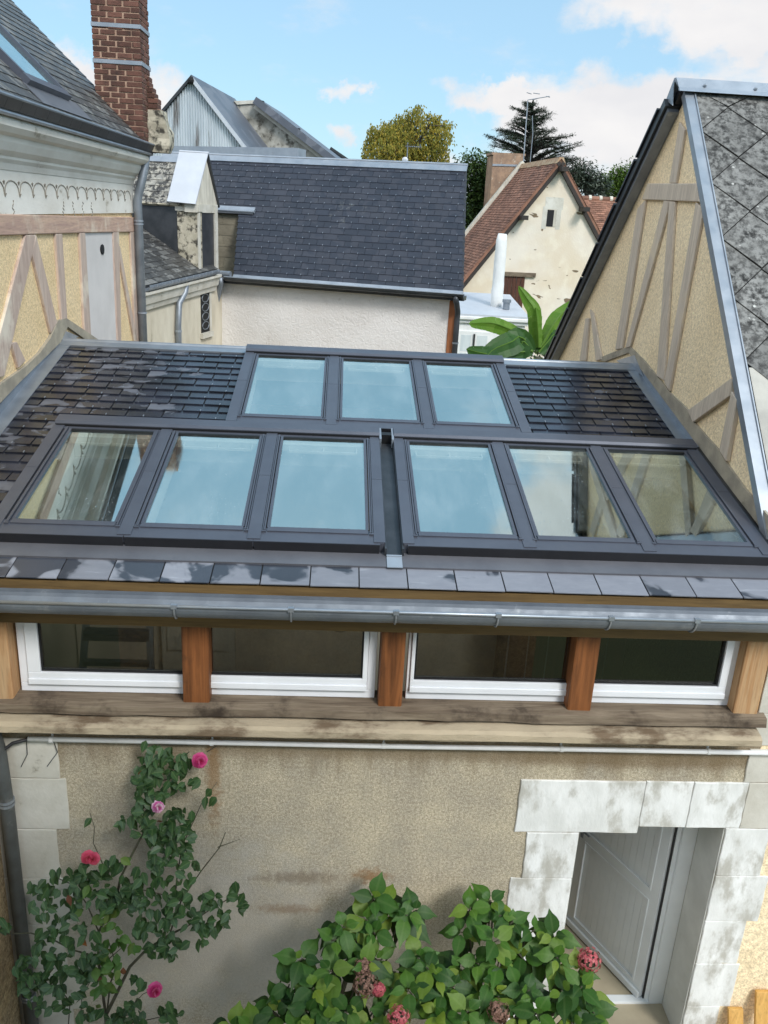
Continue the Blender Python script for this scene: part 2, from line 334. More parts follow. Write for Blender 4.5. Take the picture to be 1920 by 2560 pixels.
M['slate_mottled'] = slate_mat('lichen_covered_slate', (.07,.066,.06,1), (.26,.25,.22,1), (.045,.042,.04,1), (.2,.19,.17,1), amt=.5, psc=9, wet_r=.6, dry_r=.75, lichen=((.42,.39,.33,1),13,.5,.3), isl=.3)
def _dia():
    t = NT('lichen_fibre_cement'); il = t.island()
    a = t.noise(16, det=8, rough=.72); b = t.noise(5, det=4)
    c = t.mix(t.ramp(a, .38, .62), (.020,.019,.018,1), (.27,.265,.25,1))
    c = t.mix(t.ramp(b, .35, .65, 0, .5), c, (.17,.165,.155,1))
    v = t.voro(11); c = t.mix(t.math('MULTIPLY', t.ramp(v, .10, .16, 1, 0), t.ramp(t.noise(3), .5, .6)), c, (.5,.49,.46,1))
    c = t.mix(t.math('MULTIPLY', t.ramp(t.noise(4.5, det=6), .5, .62), t.spot((3.62,3.2,7.2), (.42,.5,.3), nsc=6)), c, (.2,.11,.035,1))
    c = t.mix(1., c, t.mix(il, (.82,)*3+(1,), (1.15,)*3+(1,)), 'MULTIPLY')
    return t.bsdf(c, .85, 0, t.bump(a, .5, .012), .3)
M['diamond'] = _dia()
M['tile'] = simple('clay_roof_tile', S(152,110,90), S(122,86,70), 1.5, .85, bump=.3, bsc=20, isl=.35, dirt=(S(120,92,74),3,.56))
M['tile_ridge'] = simple('mortared_ridge_tile', S(190,170,140), S(160,120,92), 5, .9, bump=.4, bsc=20)
M['zinc'] = simple('zinc_sheet', (.36,.40,.45,1), (.28,.32,.37,1), 4, .6, .4, bump=.06, bsc=9, dirt=((.30,.32,.35,1),6,.62), rvar=.08)
M['zinc_gutter'] = simple('dull_gutter_zinc', (.21,.235,.265,1), (.16,.18,.21,1), 5, .55, .45, bump=.06, bsc=9, dirt=((.30,.32,.34,1),7,.60), rvar=.1)
M['zinc_pipe'] = simple('dark_old_zinc_pipe', (.13,.14,.14,1), (.085,.088,.085,1), 4, .55, .4, bump=.08, bsc=10, dirt=((.2,.2,.19,1),6,.6))
M['zinc_bright'] = simple('bright_zinc', (.38,.41,.45,1), (.30,.33,.37,1), 4, .42, .65, bump=.05, bsc=8, rvar=.08)
M['zinc_dull'] = simple('old_zinc', (.30,.33,.37,1), (.22,.245,.28,1), 5, .5, .6, bump=.08, bsc=12, dirt=((.42,.44,.46,1),7,.64))
M['zinc_white'] = simple('whitened_zinc', (.60,.62,.66,1), (.54,.56,.60,1), 3, .5, .3, bump=.05, bsc=10)
M['zinc_dark'] = simple('dark_zinc', (.05,.055,.062,1), (.085,.09,.10,1), 4, .42, .5, bump=.08, bsc=10)
M['lead'] = simple('grey_apron_flashing', (.16,.16,.175,1), (.125,.125,.14,1), 3, .42, .25, bump=.05, bsc=8, dirt=((.4,.4,.42,1),38,.70))
M['alu'] = simple('grey_aluminium_frame', (.108,.115,.14,1), (.092,.098,.122,1), 3, .36, .35, bump=.02, bsc=40, rvar=.04)
M['alu_dark'] = simple('black_aluminium', (.018,.018,.021,1), (.026,.026,.03,1), 3, .35, .2)
M['gasket'] = simple('black_gasket', (.010,.010,.011,1), None, rough=.5)
M['pvc'] = simple('white_window_profile', S(238,240,244), S(228,230,234), 2, .35, bump=.02, bsc=20, dirt=(S(190,186,176),14,.70))
M['paint_white'] = simple('white_paint', S(238,238,236), S(224,224,222), 3, .6, bump=.1, bsc=25)
M['door_paint'] = simple('pale_grey_door_paint', S(228,231,232), S(220,223,224), 3, .5, bump=.05, bsc=20)
M['reveal'] = simple('grey_white_reveal_paint', S(206,206,200), S(190,190,184), 3, .7, bump=.15, bsc=18, dirt=(S(160,158,150),5,.62))
M['conduit'] = simple('white_plastic_conduit', S(232,232,232), S(214,214,212), 4, .4, dirt=(S(150,140,124),9,.68))
M['cable'] = simple('black_cable', (.02,.02,.022,1), None, rough=.5)
M['wood_new'] = wood_mat('treated_pine', S(122,98,62), S(96,76,48), 'X', 14, rough=.6)
M['wood_post'] = wood_mat('stained_oak_post', S(150,94,54), S(92,56,32), 'Z', 11, rough=.55, dirt=(S(74,48,32),5,.54))
M['wood_post_pale'] = wood_mat('pale_worn_post', S(196,164,126), S(170,122,78), 'Z', 12, rough=.75, dirt=(S(128,112,96),4,.6))
M['wood_old'] = wood_mat('grey_weathered_beam', S(138,124,106), S(98,84,70), 'X', 16, rough=.85, dirt=(S(60,50,42),4,.50))
M['wood_dark'] = wood_mat('dark_brown_boards', S(92,58,44), S(66,42,34), 'Z', 20, knots=False)
M['wood_yellow'] = wood_mat('raw_pine_plank', S(216,170,98), S(190,142,76), 'Z', 12, rough=.65)
M['wood_red'] = wood_mat('orange_corner_post', S(172,112,74), S(136,84,54), 'Z', 14, knots=False)
M['brick'] = simple('red_brown_brick', S(112,76,64), S(84,58,50), 6, .88, bump=.5, bsc=50, isl=.32, dirt=(S(70,52,46),6,.6))
M['mortar'] = simple('pinkish_mortar', S(192,160,138), S(168,138,118), 8, .95, bump=.5, bsc=60)
M['block'] = simple('breeze_block', S(150,142,124), S(126,118,102), 6, .95, bump=.5, bsc=70, isl=.1)
M['corrug'] = simple('galvanised_corrugated_sheet', S(214,220,224), S(186,194,200), 2.5, .5, .45, st=(1,1,.12), dirt=(S(104,96,90),3.2,.56))
M['chim_old'] = simple('rough_old_chimney_render', S(170,140,116), S(132,110,94), 3, .95, bump=.5, bsc=12, dirt=(S(206,196,180),5,.58))
M['farstone'] = simple('far_grey_rubble_wall', S(190,186,176), S(120,116,106), 1.6, .95, bump=.5, bsc=6, dirt=(S(78,74,66),2.6,.48))
M['earth'] = simple('courtyard_gravel', S(196,188,172), S(168,160,146), 3, .95, bump=.6, bsc=60)
M['far_ground'] = simple('far_ground_grass', S(96,104,66), S(80,86,58), .2, .95)
M['int_wall'] = simple('cream_interior_plaster', S(226,220,208), S(214,208,196), 2, .85)
M['int_floor'] = simple('beige_floor_tiles', S(176,164,140), S(160,148,126), 3, .5)
M['int_dark'] = simple('dark_furniture', S(56,46,40), S(40,34,30), 4, .6)
M['int_white'] = simple('white_lining', S(230,230,222), S(220,221,214), 3, .6)
M['curtain'] = simple('net_curtain', S(214,220,220), S(196,204,206), 8, .9, st=(1,1,.1))
M['black'] = simple('dark_void', (.008,.008,.009,1), None, rough=.8)

def glass_mat(name, tint, refl, base=.28, drops=True):
    t = NT(name)
    fr = t.n('ShaderNodeLayerWeight'); fr.inputs['Blend'].default_value = .32
    fac = t.math('ADD', t.math('MULTIPLY', fr.outputs['Fresnel'], 1-base), base, True)
    tr = t.n('ShaderNodeBsdfTransparent'); tr.inputs[0].default_value = tint
    gl = t.n('ShaderNodeBsdfGlossy'); gl.inputs['Color'].default_value = refl; gl.inputs['Roughness'].default_value = .012
    if drops:      # water film and smears
        t.l(t.ramp(t.noise(3.2, t.map((2.2,.5,1), rot=(0,0,.2)), 6, .65, w=t.n('ShaderNodeObjectInfo').outputs['Random']), .42, .8, .012, .10), gl.inputs['Roughness'])
    if drops:
        v = t.voro(34); dn = t.math('MULTIPLY', t.ramp(v, .05, .18, 1, 0), t.ramp(t.noise(2.6, det=4), .52, .6))
        t.l(t.bump(dn, .25, .004), gl.inputs['Normal'])
    back = t.n('ShaderNodeNewGeometry').outputs['Backfacing']
    fac = t.math('MULTIPLY', fac, t.math('SUBTRACT', 1., back))
    mx = t.n('ShaderNodeMixShader'); t.l(fac, mx.inputs[0]); t.l(tr.outputs[0], mx.inputs[1]); t.l(gl.outputs[0], mx.inputs[2])
    if drops:
        df = t.n('ShaderNodeBsdfDiffuse'); df.inputs[0].default_value = (.75,.8,.82,1)
        sp = t.math('MULTIPLY', t.math('MULTIPLY', t.ramp(t.voro(30, t.map((1,1.3,1))), .07, .13, 1, 0), t.ramp(t.noise(3.0, det=4, w=t.math('MULTIPLY', t.n('ShaderNodeObjectInfo').outputs['Random'], 30.)), .46, .62)), .55)
        film = t.math('MULTIPLY', t.ramp(t.noise(2.2, t.map((1.6,.6,1)), 7, .65, w=t.math('MULTIPLY', t.n('ShaderNodeObjectInfo').outputs['Random'], 9.)), .4, .8), .10); sp = t.math('MAXIMUM', sp, film)
        m2 = t.n('ShaderNodeMixShader'); t.l(sp, m2.inputs[0]); t.l(mx.outputs[0], m2.inputs[1]); t.l(df.outputs[0], m2.inputs[2]); mx = m2
    t.l(mx.outputs[0], t.out.inputs[0]); return t.mat
M['sky_glass'] = glass_mat('coated_skylight_glass', (.92,.92,.88,1), (.84,1,.98,1), .50)
M['win_glass'] = glass_mat('clear_window_glass', (.56,.56,.54,1), (1,1,1,1), .07, False)

def leaf_mat(name, cs, rough=.45, trans=.25, veins=0.):
    t = NT(name); il = t.island()
    r_ = t.n('ShaderNodeValToRGB'); e = r_.color_ramp.elements; e[0].color = cs[0]; e[1].color = cs[-1]; e[0].position = .05; e[1].position = .95
    for i, c in enumerate(cs[1:-1]): q = e.new((i+1)/(len(cs)-1)); q.color = c
    t.l(il, r_.inputs[0]); c = t.mix(t.ramp(t.noise(30, det=3), .3, .7, 0, .3), r_.outputs[0], t.mix(.5, r_.outputs[0], (.01,.02,.005,1)))
    b = t.n('ShaderNodeBsdfPrincipled'); b.inputs['Roughness'].default_value = rough; b.inputs['Specular IOR Level'].default_value = .22
    if veins:
        at = t.n('ShaderNodeAttribute'); at.attribute_name = 'leafuv'; sx = t.n('ShaderNodeSeparateXYZ'); t.l(at.outputs['Vector'], sx.inputs[0])
        au = t.math('ABSOLUTE', sx.outputs[0]); fr = t.math('FRACT', t.math('SUBTRACT', t.math('MULTIPLY', sx.outputs[1], 6.5), t.math('MULTIPLY', au, 1.6)))
        tri = t.math('ABSOLUTE', t.math('SUBTRACT', fr, .5)); vn = t.math('MAXIMUM', t.ramp(au, .03, .09, 1, 0), t.math('MULTIPLY', t.ramp(tri, .06, .0, 0, 1), .7))
        c = t.mix(t.math('MULTIPLY', vn, veins), c, t.mix(.5, c, (.28,.36,.14,1)))
        pl = t.math('MULTIPLY', t.math('SUBTRACT', 1., vn), t.ramp(tri, .0, .5, 0, 1)); t.l(t.bump(pl, .12, .002), b.inputs['Normal'])
    t.l(c, b.inputs['Base Color'])
    tl = t.n('ShaderNodeBsdfTranslucent'); t.l(t.mix(.3, c, (.25,.35,.03,1)), tl.inputs[0])
    mx = t.n('ShaderNodeMixShader'); mx.inputs[0].default_value = trans; t.l(b.outputs[0], mx.inputs[1]); t.l(tl.outputs[0], mx.inputs[2]); t.l(mx.outputs[0], t.out.inputs[0])
    return t.mat
M['rose_leaf'] = leaf_mat('rose_leaf', [(.022,.055,.018,1),(.035,.08,.026,1),(.05,.105,.036,1),(.07,.12,.065,1)], .38, .12, veins=.3)
M['rose_leaf_pale'] = leaf_mat('rose_leaf_pale', [(.06,.14,.03,1),(.10,.19,.05,1),(.16,.22,.05,1)], .45, .25)
M['hyd_leaf'] = leaf_mat('hydrangea_leaf', [(.018,.06,.010,1),(.030,.09,.013,1),(.045,.125,.016,1),(.075,.16,.02,1),(.16,.23,.026,1)], .46, .16, veins=.16)
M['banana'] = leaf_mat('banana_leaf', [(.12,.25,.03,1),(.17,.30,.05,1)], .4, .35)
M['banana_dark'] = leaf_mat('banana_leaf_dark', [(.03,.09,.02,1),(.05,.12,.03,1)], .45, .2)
M['birch_leaf'] = leaf_mat('golden_birch_leaf', [(.16,.17,.03,1),(.25,.23,.04,1),(.34,.27,.045,1),(.40,.29,.04,1)], .6, .3)
M['cedar_leaf'] = leaf_mat('cedar_needles', [(.05,.07,.055,1),(.085,.105,.08,1),(.12,.135,.10,1)], .7, .05)
M['dark_leaf'] = leaf_mat('dark_evergreen_leaf', [(.03,.06,.02,1),(.05,.085,.025,1),(.085,.135,.03,1)], .6, .15)
M['bush_leaf'] = leaf_mat('bright_bush_leaf', [(.05,.10,.02,1),(.09,.16,.025,1),(.13,.20,.03,1)], .6, .25)
M['stem'] = simple('green_brown_stem', (.07,.075,.04,1), (.05,.04,.025,1), 20, .7)
M['bark'] = simple('tree_bark', (.07,.055,.045,1), (.04,.032,.027,1), 5, .9, bump=.5, bsc=12)
M['rose_petal'] = leaf_mat('magenta_rose_petal', [(.55,.03,.17,1),(.66,.06,.24,1),(.72,.12,.32,1)], .5, .3)
M['rose_petal_pale'] = leaf_mat('pale_pink_rose_petal', [(.6,.1,.35,1),(.78,.45,.62,1),(.85,.62,.72,1)], .5, .3)
M['rose_petal_coral'] = leaf_mat('coral_rose_petal', [(.62,.06,.13,1),(.70,.11,.19,1)], .5, .3)
M['hyd_petal'] = leaf_mat('coral_hydrangea_petal', [(.42,.07,.10,1),(.55,.11,.13,1),(.60,.2,.2,1)], .6, .2)
M['hyd_petal_dead'] = leaf_mat('faded_hydrangea_petal', [(.13,.07,.05,1),(.25,.14,.10,1),(.36,.2,.16,1)], .7, .15)
# ================================================================== setting
def grid_ground():
    b = MB(); b.face([(-600,-600,0),(600,-600,0),(600,900,0),(-600,900,0)])
    tag(b.build('ground', M['far_ground']), kind='structure')
    b = MB(); b.face([(-9,-5.5,.004),(9,-5.5,.004),(9,-.0,.004),(-9,-.0,.004)])
    tag(b.build('courtyard', M['earth']), kind='structure')
grid_ground()

# slates / tiles laid on a plane: o origin, U along the eave, V up the slope, N normal
def courses(mb, o, U, V, N, rng, v0, v1, w, ex, th, jit=.004, gap=.004, lap=1.25, hook=None, start=0, rag=0):
    k = 0; v = v0
    while v < v1-1e-3:
        top = min(v+ex*lap, v1+.001)
        ua, ub = rng(v + min(ex, v1-v)*.5)
        u = ua - w*((k % 2)*.5 + .1*start) - rnd.uniform(0, w*.06)
        while u < ub:
            a, c = max(u+gap*.5, ua), min(u+w-gap*.5, ub)
            if c-a > .03:
                j = lambda: rnd.uniform(-jit, jit)
                t = th*rnd.uniform(.85, 1.2); lo = th*1.15
                b0, b1 = v+j()-rnd.uniform(0, rag), v+j()-rnd.uniform(0, rag)
                P = lambda uu, vv, ww: o+U*uu+V*vv+N*ww
                mb.hexa([P(a,b0,lo), P(c,b1,lo+j()*.3), P(c,top,.001), P(a,top,.001), P(a+.001,b0+.001,lo+t), P(c-.001,b1+.001,lo+t+j()*.3), P(c-.001,top,t*.55), P(a+.001,top,t*.55)])
                if hook and rnd.random() < hook:
                    m = (u+u+w)/2 + rnd.uniform(-.01,.01)
                    if ua+.02 < m < ub-.02:
                        cm = mb.cm; mb.cm = 1
                        mb.obox(o, U, V, N, m-.0035, m+.0035, v-.006, v+.022, lo+t, lo+t+.005); mb.cm = cm
            u += w
        v += ex; k += 1

XL, XR = -2.78, 3.05          # faces of the two side houses
# ================================================================== slate roofed extension with the skylights
EXT = thing('house_extension', 'low slate-roofed extension with nine skylights, gutter and strip windows between two half-timbered houses', 'house', (0,0,0))
SL = R(12.3); UE = Vector((1,0,0)); VE = Vector((0,math.cos(SL),math.sin(SL))); NE = Vector((0,-math.sin(SL),math.cos(SL))); OE = Vector((0,-.12,4.03))
def ext_wall():
    b = MB(); y0, y1 = 0, .38
    b.box(XL-.3, 1.84, y0, y1, -.3, 2.9); b.box(1.84, 2.925, y0, y1, 2.15, 2.9); b.box(2.925, XR-.002, y0, y1, -.3, 2.9)
    b.build('rendered_wall', M['pebble'], EXT)
    b = MB(); b.box(XL-.3, -2.62, .38, 5.6, 0, 4.0); b.box(3.05, 3.2, .38, 5.6, 0, 4.0); b.box(-2.62, 3.05, 5.4, 5.6, 0, 3.95); b.box(-2.6, 3.0, 3.0, 3.12, 0.05, 2.35)
    b.box(-1.2, -1.05, 3.12, 5.4, .05, 2.35); b.box(1.3, 1.42, 3.12, 5.4, .05, 2.3)
    b.build('interior_wall', M['int_wall'], EXT)
    b = MB(); b.box(-2.62, 3.05, .38, 5.4, -.1, .05); b.box(1.86, 2.92, 0.02, .38, -.1, .04); b.build('floor', M['int_floor'], EXT)
    b = MB(); b.box(1.80, 2.97, -.06, .02, -.05, .06); b.build('doorstep', M['stone_white'], EXT, bevel=.01)
    # back slope of the roof (falls to the rear court)
    b = MB(); o = OE+VE*3.9
    b.prism([o+UE*XL, o+UE*XR, Vector((XR, 5.9, o.z-1.1)), Vector((XL, 5.9, o.z-1.1))], (0,0,-.06)); b.build('rear_roof_slope', M['slate_blue'], EXT)
    # roof deck with openings under the skylights, white lined
    b = MB(); q = lambda x0,x1,v0,v1: b.obox(OE, UE, VE, NE, x0, x1, v0, v1, -.2, -.002)
    q(XL,XR,.06,.46); q(XL,-2.12,.46,1.93); q(.245,.545,.46,1.93); q(2.88,XR,.46,1.93); q(XL,XR,1.93,2.22); q(XL,-.81,2.22,3.66); q(1.52,XR,2.22,3.66); q(XL,XR,3.66,3.9)
    for x in (-1.355,-.52,1.3,2.125): b.obox(OE, UE, VE, NE, x-.06, x+.06, .46, 1.93, -.2, .02)
    for x in (-.055,.77): b.obox(OE, UE, VE, NE, x-.06, x+.06, 2.22, 3.66, -.2, .02)
    b.build('roof_deck', M['int_white'], EXT)
    b = MB(); b.obox(OE, UE, VE, NE, XL, -2.13, .02, 3.88, -.001, .0015); b.obox(OE, UE, VE, NE, -2.12, -.82, 2.0, 3.88, -.001, .0015); b.obox(OE, UE, VE, NE, 1.53, XR, 2.0, 3.88, -.001, .0015); b.obox(OE, UE, VE, NE, -2.12, XR, .02, .40, -.001, .0015); b.build('underlay', M['black'], EXT)
    # slates
    b = MB()
    courses(b, OE, UE, VE, NE, lambda v: (XL, XR), 0, .30, .308, .30, .006, jit=.003, gap=.007, hook=0, start=4, rag=.006)
    b.build('eave_slates', [M['slate_eave'], M['zinc_bright']], EXT)
    b = MB()
    def rl(v): return (XL+.12, -2.21) if v < 2.05 else (XL+.12, -.885)
    courses(b, OE, UE, VE, NE, rl, .30, 3.86, .30, .142, .009, gap=.011, hook=.75, rag=.006)
    b.build('roof_slates', [M['slate_new'], M['zinc_bright']], EXT); b = MB()
    courses(b, OE, UE, VE, NE, lambda v: (1.625, XR-.10), 2.06, 3.86, .30, .142, .009, gap=.011, hook=.35, start=3, rag=.006)
    b.build('roof_slates', [M['slate_new'], M['zinc_bright']], EXT)
    # lead / zinc flashings
    b = MB(); b.obox(OE, UE, VE, NE, -2.3, .385, .215, .40, .012, .018); b.obox(OE, UE, VE, NE, .425, XR, .215, .40, .012, .018)
    b.obox(OE, UE, VE, NE, -2.3, .385, .213, .22, .006, .02); b.obox(OE, UE, VE, NE, .425, XR, .213, .22, .006, .02)
    b.build('apron_flashing', M['lead'], EXT)
    b = MB(); b.obox(OE, UE, VE, NE, .35, .455, .20, 2.02, .014, .02); b.obox(OE, UE, VE, NE, .338, .352, .34, 2.02, .014, .075); b.obox(OE, UE, VE, NE, .453, .467, .34, 2.02, .014, .075)
    b.build('centre_channel', M['zinc_dark'], EXT)
    b = MB(); b.obox(OE, UE, VE, NE, .352, .453, .20, .325, .0205, .026); b.obox(OE, UE, VE, NE, .352, .453, .318, .33, .026, .034); b.build('channel_foot', M['zinc'], EXT)
    for x0, x1 in ((XL, -.875), (1.63, XR)):
        b = MB()
        b.obox(OE, UE, VE, NE, x0, x1, 3.80, 3.93, .018, .026); b.obox(OE, UE, VE, NE, x0, x1, 3.80, 3.806, .008, .018)
        b.tube([OE+UE*x0+VE*3.935+NE*.02, OE+UE*x1+VE*3.935+NE*.02], .022)
        b.build('ridge_flashing', M['zinc_bright'], EXT)
    b = MB(); b.obox(OE, UE, VE, NE, XL+.002, XL+.135, -.02, 3.93, .016, .022); b.obox(OE, UE, VE, NE, XL, XL+.012, -.02, 3.93, .022, .10); b.build('wall_flashing', M['zinc_bright'], EXT)
    b = MB(); b.obox(OE, UE, VE, NE, XR-.115, XR-.002, 1.98, 3.93, .016, .022); b.obox(OE, UE, VE, NE, XR-.012, XR, 1.98, 3.93, .022, .10); b.build('wall_flashing', M['zinc_bright'], EXT)
    for s_, x in ((1, XL), (-1, XR)):       # soldered corner over the ridge
        p = OE+VE*3.93; b = MB()
        b.prism([Vector((x+s_*.004, p.y-.35, p.z-.02)), Vector((x+s_*.004, p.y, p.z+.13)), Vector((x+s_*.004, p.y+.55, p.z-.02))], (s_*.02,0,0))
        b.prism([Vector((x, p.y-.0, p.z+.03)), Vector((x, p.y+.45, p.z-.08)), Vector((x+s_*.2, p.y+.2, p.z-.02)), Vector((x+s_*.16, p.y, p.z+.035))], (0,0,.012))
        b.build('corner_flashing', M['zinc_bright'], EXT)
    b = MB(); b.tube([OE+UE*(XR-.035)+VE*.3+NE*.05, OE+UE*(XR-.035)+VE*1.99+NE*.05], .035, 10); b.build('side_gutter', M['alu_dark'], EXT, smooth=True)
    # cement fillets on the side walls are built with those houses
    # fascia, gutter, plate
    b = MB(); b.box(XL, XR, -.115, -.06, 3.93, 4.018); b.build('fascia_board', M['wood_new'], EXT)
    b = MB(); b.box(XL, XR+.1, -.05, .12, 3.69, 3.90); b.box(XL, XR+.1, -.05, -.03, 3.90, 3.97); b.build('wall_plate', M['wood_new'], EXT, bevel=.006)
    g = MB(); cy, cz, r = -.225, 3.965, .105
    arc = lambda rr, n=14: [(cy+rr*math.cos(math.pi+math.pi*i/n), cz+rr*math.sin(math.pi+math.pi*i/n)) for i in range(n+1)]
    prof = arc(r)[::-1] ; inn = arc(r-.006)
    ring = lambda x: [Vector((x, y, z)) for y, z in prof+inn]
    g.loft([ring(-2.14), ring(-1.0), ring(.3), ring(1.6), ring(3.2)])
    gut = g.build('gutter', M['zinc_gutter'], EXT, smooth=False)
    g = MB(); g.tube([(-2.14, cy-r, cz+.006), (3.2, cy-r, cz+.006)], .0105, 8); g.build('gutter_bead', M['zinc_bright'], EXT, gut, smooth=True)
    for x in (-.935,-.24,.395,1.02,1.72,2.26):
        k = MB(); k.box(x-.017, x+.017, cy-r-.014, cy-r+.014, cz-.006, cz+.02)
        k.tube([(x, cy+(r+.006)*math.cos(math.pi+a), cz+(r+.006)*math.sin(math.pi+a)) for a in [i*math.pi/2.2/6 for i in range(7)]], .006, 6)
        k.build('gutter_bracket', M['zinc_bright'], EXT, gut)
    k = MB(); k.sphere((-2.17, cy, cz-.11), .105, 14, 10, (1,1,1.05)); k.build('gutter_outlet', M['zinc_dull'], EXT, gut, smooth=True)
    k = MB(); k.tube([(-2.2,-.22,3.82),(-2.28,-.16,3.6),(-2.22,-.10,3.2),(-2.165,-.075,2.75),(-2.155,-.07,2.3),(-2.155,-.07,0)], .048, 12)
    dp = k.build('downpipe', M['zinc_pipe'], EXT, smooth=True)
    for z in (2.36, 2.33, .62, .59):
        k = MB(); k.tube([(-2.155,-.07,z-.009),(-2.155,-.07,z+.009)], .054, 12); k.build('pipe_collar', M['zinc_bright'], EXT, dp)
ext_wall()

def ext_front():
    for x0, x1, m in ((-2.55,-2.05,'wood_post_pale'),(-.955,-.78,'wood_post'),(.335,.495,'wood_post'),(1.62,1.785,'wood_post'),(2.775,2.95,'wood_post_pale')):
        b = MB(); b.box(x0, x1, -.035, .14, 3.11, 3.689); b.build('oak_post', M[m], EXT, bevel=.012)
    b = MB(); rows = 26
    rings = []
    for i in range(rows+1):
        x = -2.2 + (3.0+2.2)*i/rows; j = lambda a=.006: rnd.uniform(-a, a)
        rings.append([Vector((x,-.09+j(),3.06+j())), Vector((x,.16,3.06)), Vector((x,.16,3.135)), Vector((x,-.03+j(),3.13+j(.004))), Vector((x,-.082+j(),3.115+j()))])
    b.loft(rings); b.build('sill_beam', M['wood_old'], EXT)
    b = MB(); rings = []
    for i in range(41):
        x = -2.2 + 5.15*i/40; j = lambda a=.004: rnd.uniform(-a, a)
        rings.append([Vector((x,-.02,2.93)), Vector((x,-.15+j(),2.945+j())), Vector((x,-.165+j(),2.96)), Vector((x,-.165+j(),3.005+j())), Vector((x,-.14,3.025+j())), Vector((x,.1,3.058)), Vector((x,.1,2.9))])
    b.loft(rings); b.build('stone_ledge', M['ledge'], EXT)
    # strip windows: (frame left, right, glass left, right)
    for k, (x0, x1, gl, gr) in enumerate(((-2.03,-.90,-1.89,-.88),(-.83,.315,-.85,.226),(.525,1.66,.572,1.68),(1.74,2.79,1.72,2.68))):
        b = MB(); y0, y1 = .05, .12; lz, hz = 3.135, 3.70
        a0, a1 = (x0, x0+.055) if k in (0, 2) else (x1-.055, x1)
        if k == 2: a0, a1 = x0, x0+.02
        b.box(x0, x1, y0+.01, y1, lz, lz+.06)                         # fixed bottom frame
        b.box(a0, a1, y0+.01, y1, lz+.06, hz)                            # fixed upright
        b.box(x0, x1, y0+.02, y1, 3.675, hz+.03)
        fr = b.build('window', M['pvc'], EXT, bevel=.004)
        b = MB(); s0, s1 = (a1+.002, x1) if k in (0, 2) else (x0, a0-.002)
        b.box(s0, s1, y0-.015, y1-.01, lz+.062, lz+.105); b.box(s0, s1, y0-.006, y1-.01, lz+.105, 3.285)
        if k in (0, 2): b.box(s0, gl, y0-.006, y1-.01, 3.285, 3.69)
        else: b.box(gr, s1, y0-.006, y1-.01, 3.285, 3.69)
        b.build('sash', M['pvc'], EXT, fr, bevel=.004)
        b = MB(); b.box(gl, gr, y0+.012, y0+.026, 3.285, 3.298); b.build('gasket', M['gasket'], EXT, fr); b = MB()
        if k in (0, 2): b.box(gl, gl+.012, y0+.012, y0+.026, 3.298, 3.68)
        else: b.box(gr-.012, gr, y0+.012, y0+.026, 3.298, 3.68)
        b.build('gasket', M['gasket'], EXT, fr)
        b = MB(); b.box(gl, gr, y0+.03, y0+.04, 3.28, 3.69); b.build('window_pane', M['win_glass'], EXT, fr)
    # conduit and cable
    b = MB(); b.tube([(-1.98,-.04,2.828),(-.5,-.04,2.826),(.4,-.04,2.821),(1.9,-.04,2.825),(3.6,-.04,2.821)], .018, 10)
    cd = b.build('cable_conduit', M['conduit'], EXT, smooth=True)
    for x in (-1.83,-.77,.39,1.62,2.66):
        b = MB(); b.tube([(x-.012,-.04,2.825),(x+.012,-.04,2.825)], .022, 10); b.box(x-.005, x+.005, -.02, .01, 2.82, 2.865); b.build('conduit_clip', M['conduit'], EXT, cd)
    b = MB(); b.tube([(-1.97,-.04,2.828),(-2.08,-.05,2.80),(-2.17,-.1,2.74),(-2.24,-.16,2.62),(-2.28,-.2,2.5)], .012, 8); b.build('cable', M['cable'], EXT, cd, smooth=True)
    for pts in ([(-1.83,-.02,2.83),(-1.80,-.03,2.72),(-1.87,-.05,2.62)], [(-2.0,-.02,2.83),(-2.0,-.03,2.7),(-2.05,-.03,2.6)], [(-.77,-.02,2.83),(-.74,-.04,2.80),(-.80,-.05,2.76)]):
        b = MB(); b.tube(pts, .003, 5); b.build('wire_end', M['cable'], EXT, cd)
    # quoins and door surround
    def stones(name, rects, m, dy, y1=.03):
        for x0, x1, z0, z1 in rects:
            b = MB(); j = lambda a=.0035: rnd.uniform(-a, a); f = -dy-rnd.uniform(0,.003); tp = .004
            xs = (x0+.001, x1-.001); zs = (z0+.0015, z1-.0015); q = []
            n = 6; ring = []
            for i in range(n): ring.append((xs[0]+(xs[1]-xs[0])*i/n+j(), zs[0]+j(.003)))
            for i in range(n): ring.append((xs[1]+j(), zs[0]+(zs[1]-zs[0])*i/n+j(.003)))
            for i in range(n): ring.append((xs[1]-(xs[1]-xs[0])*i/n+j(), zs[1]+j(.003)))
            for i in range(n): ring.append((xs[0]+j(), zs[1]-(zs[1]-zs[0])*i/n+j(.003)))
            b.loft([[(x, y1, z) for x, z in ring], [(x, f+tp, z) for x, z in ring], [(x+(tp if x < (xs[0]+xs[1])/2 else -tp), f, z+(tp if z < (zs[0]+zs[1])/2 else -tp)) for x, z in ring]]); b.build(name, M[m], EXT)
    stones('quoin_stone', [(-2.3,-1.805,2.495,2.81),(-2.3,-1.768,2.07,2.49),(-2.3,-1.862,1.64,2.07),(-2.3,-1.78,1.22,1.64),(-2.3,-1.87,.8,1.22),(-2.3,-1.78,.4,.8),(-2.3,-1.86,0,.4)], 'stone_grey', .010)
    stones('lintel_stone', [(1.372,2.27,2.10,2.545),(2.272,2.62,2.155,2.548),(2.622,3.02,2.155,2.548)], 'stone_white', .012)
    stones('door_surround_stone', [(1.467,1.842,1.685,2.095),(1.383,1.842,1.26,1.683),(1.467,1.842,.84,1.258),(1.39,1.842,.42,.838),(1.46,1.842,0,.418)], 'stone_white', .010, .34)
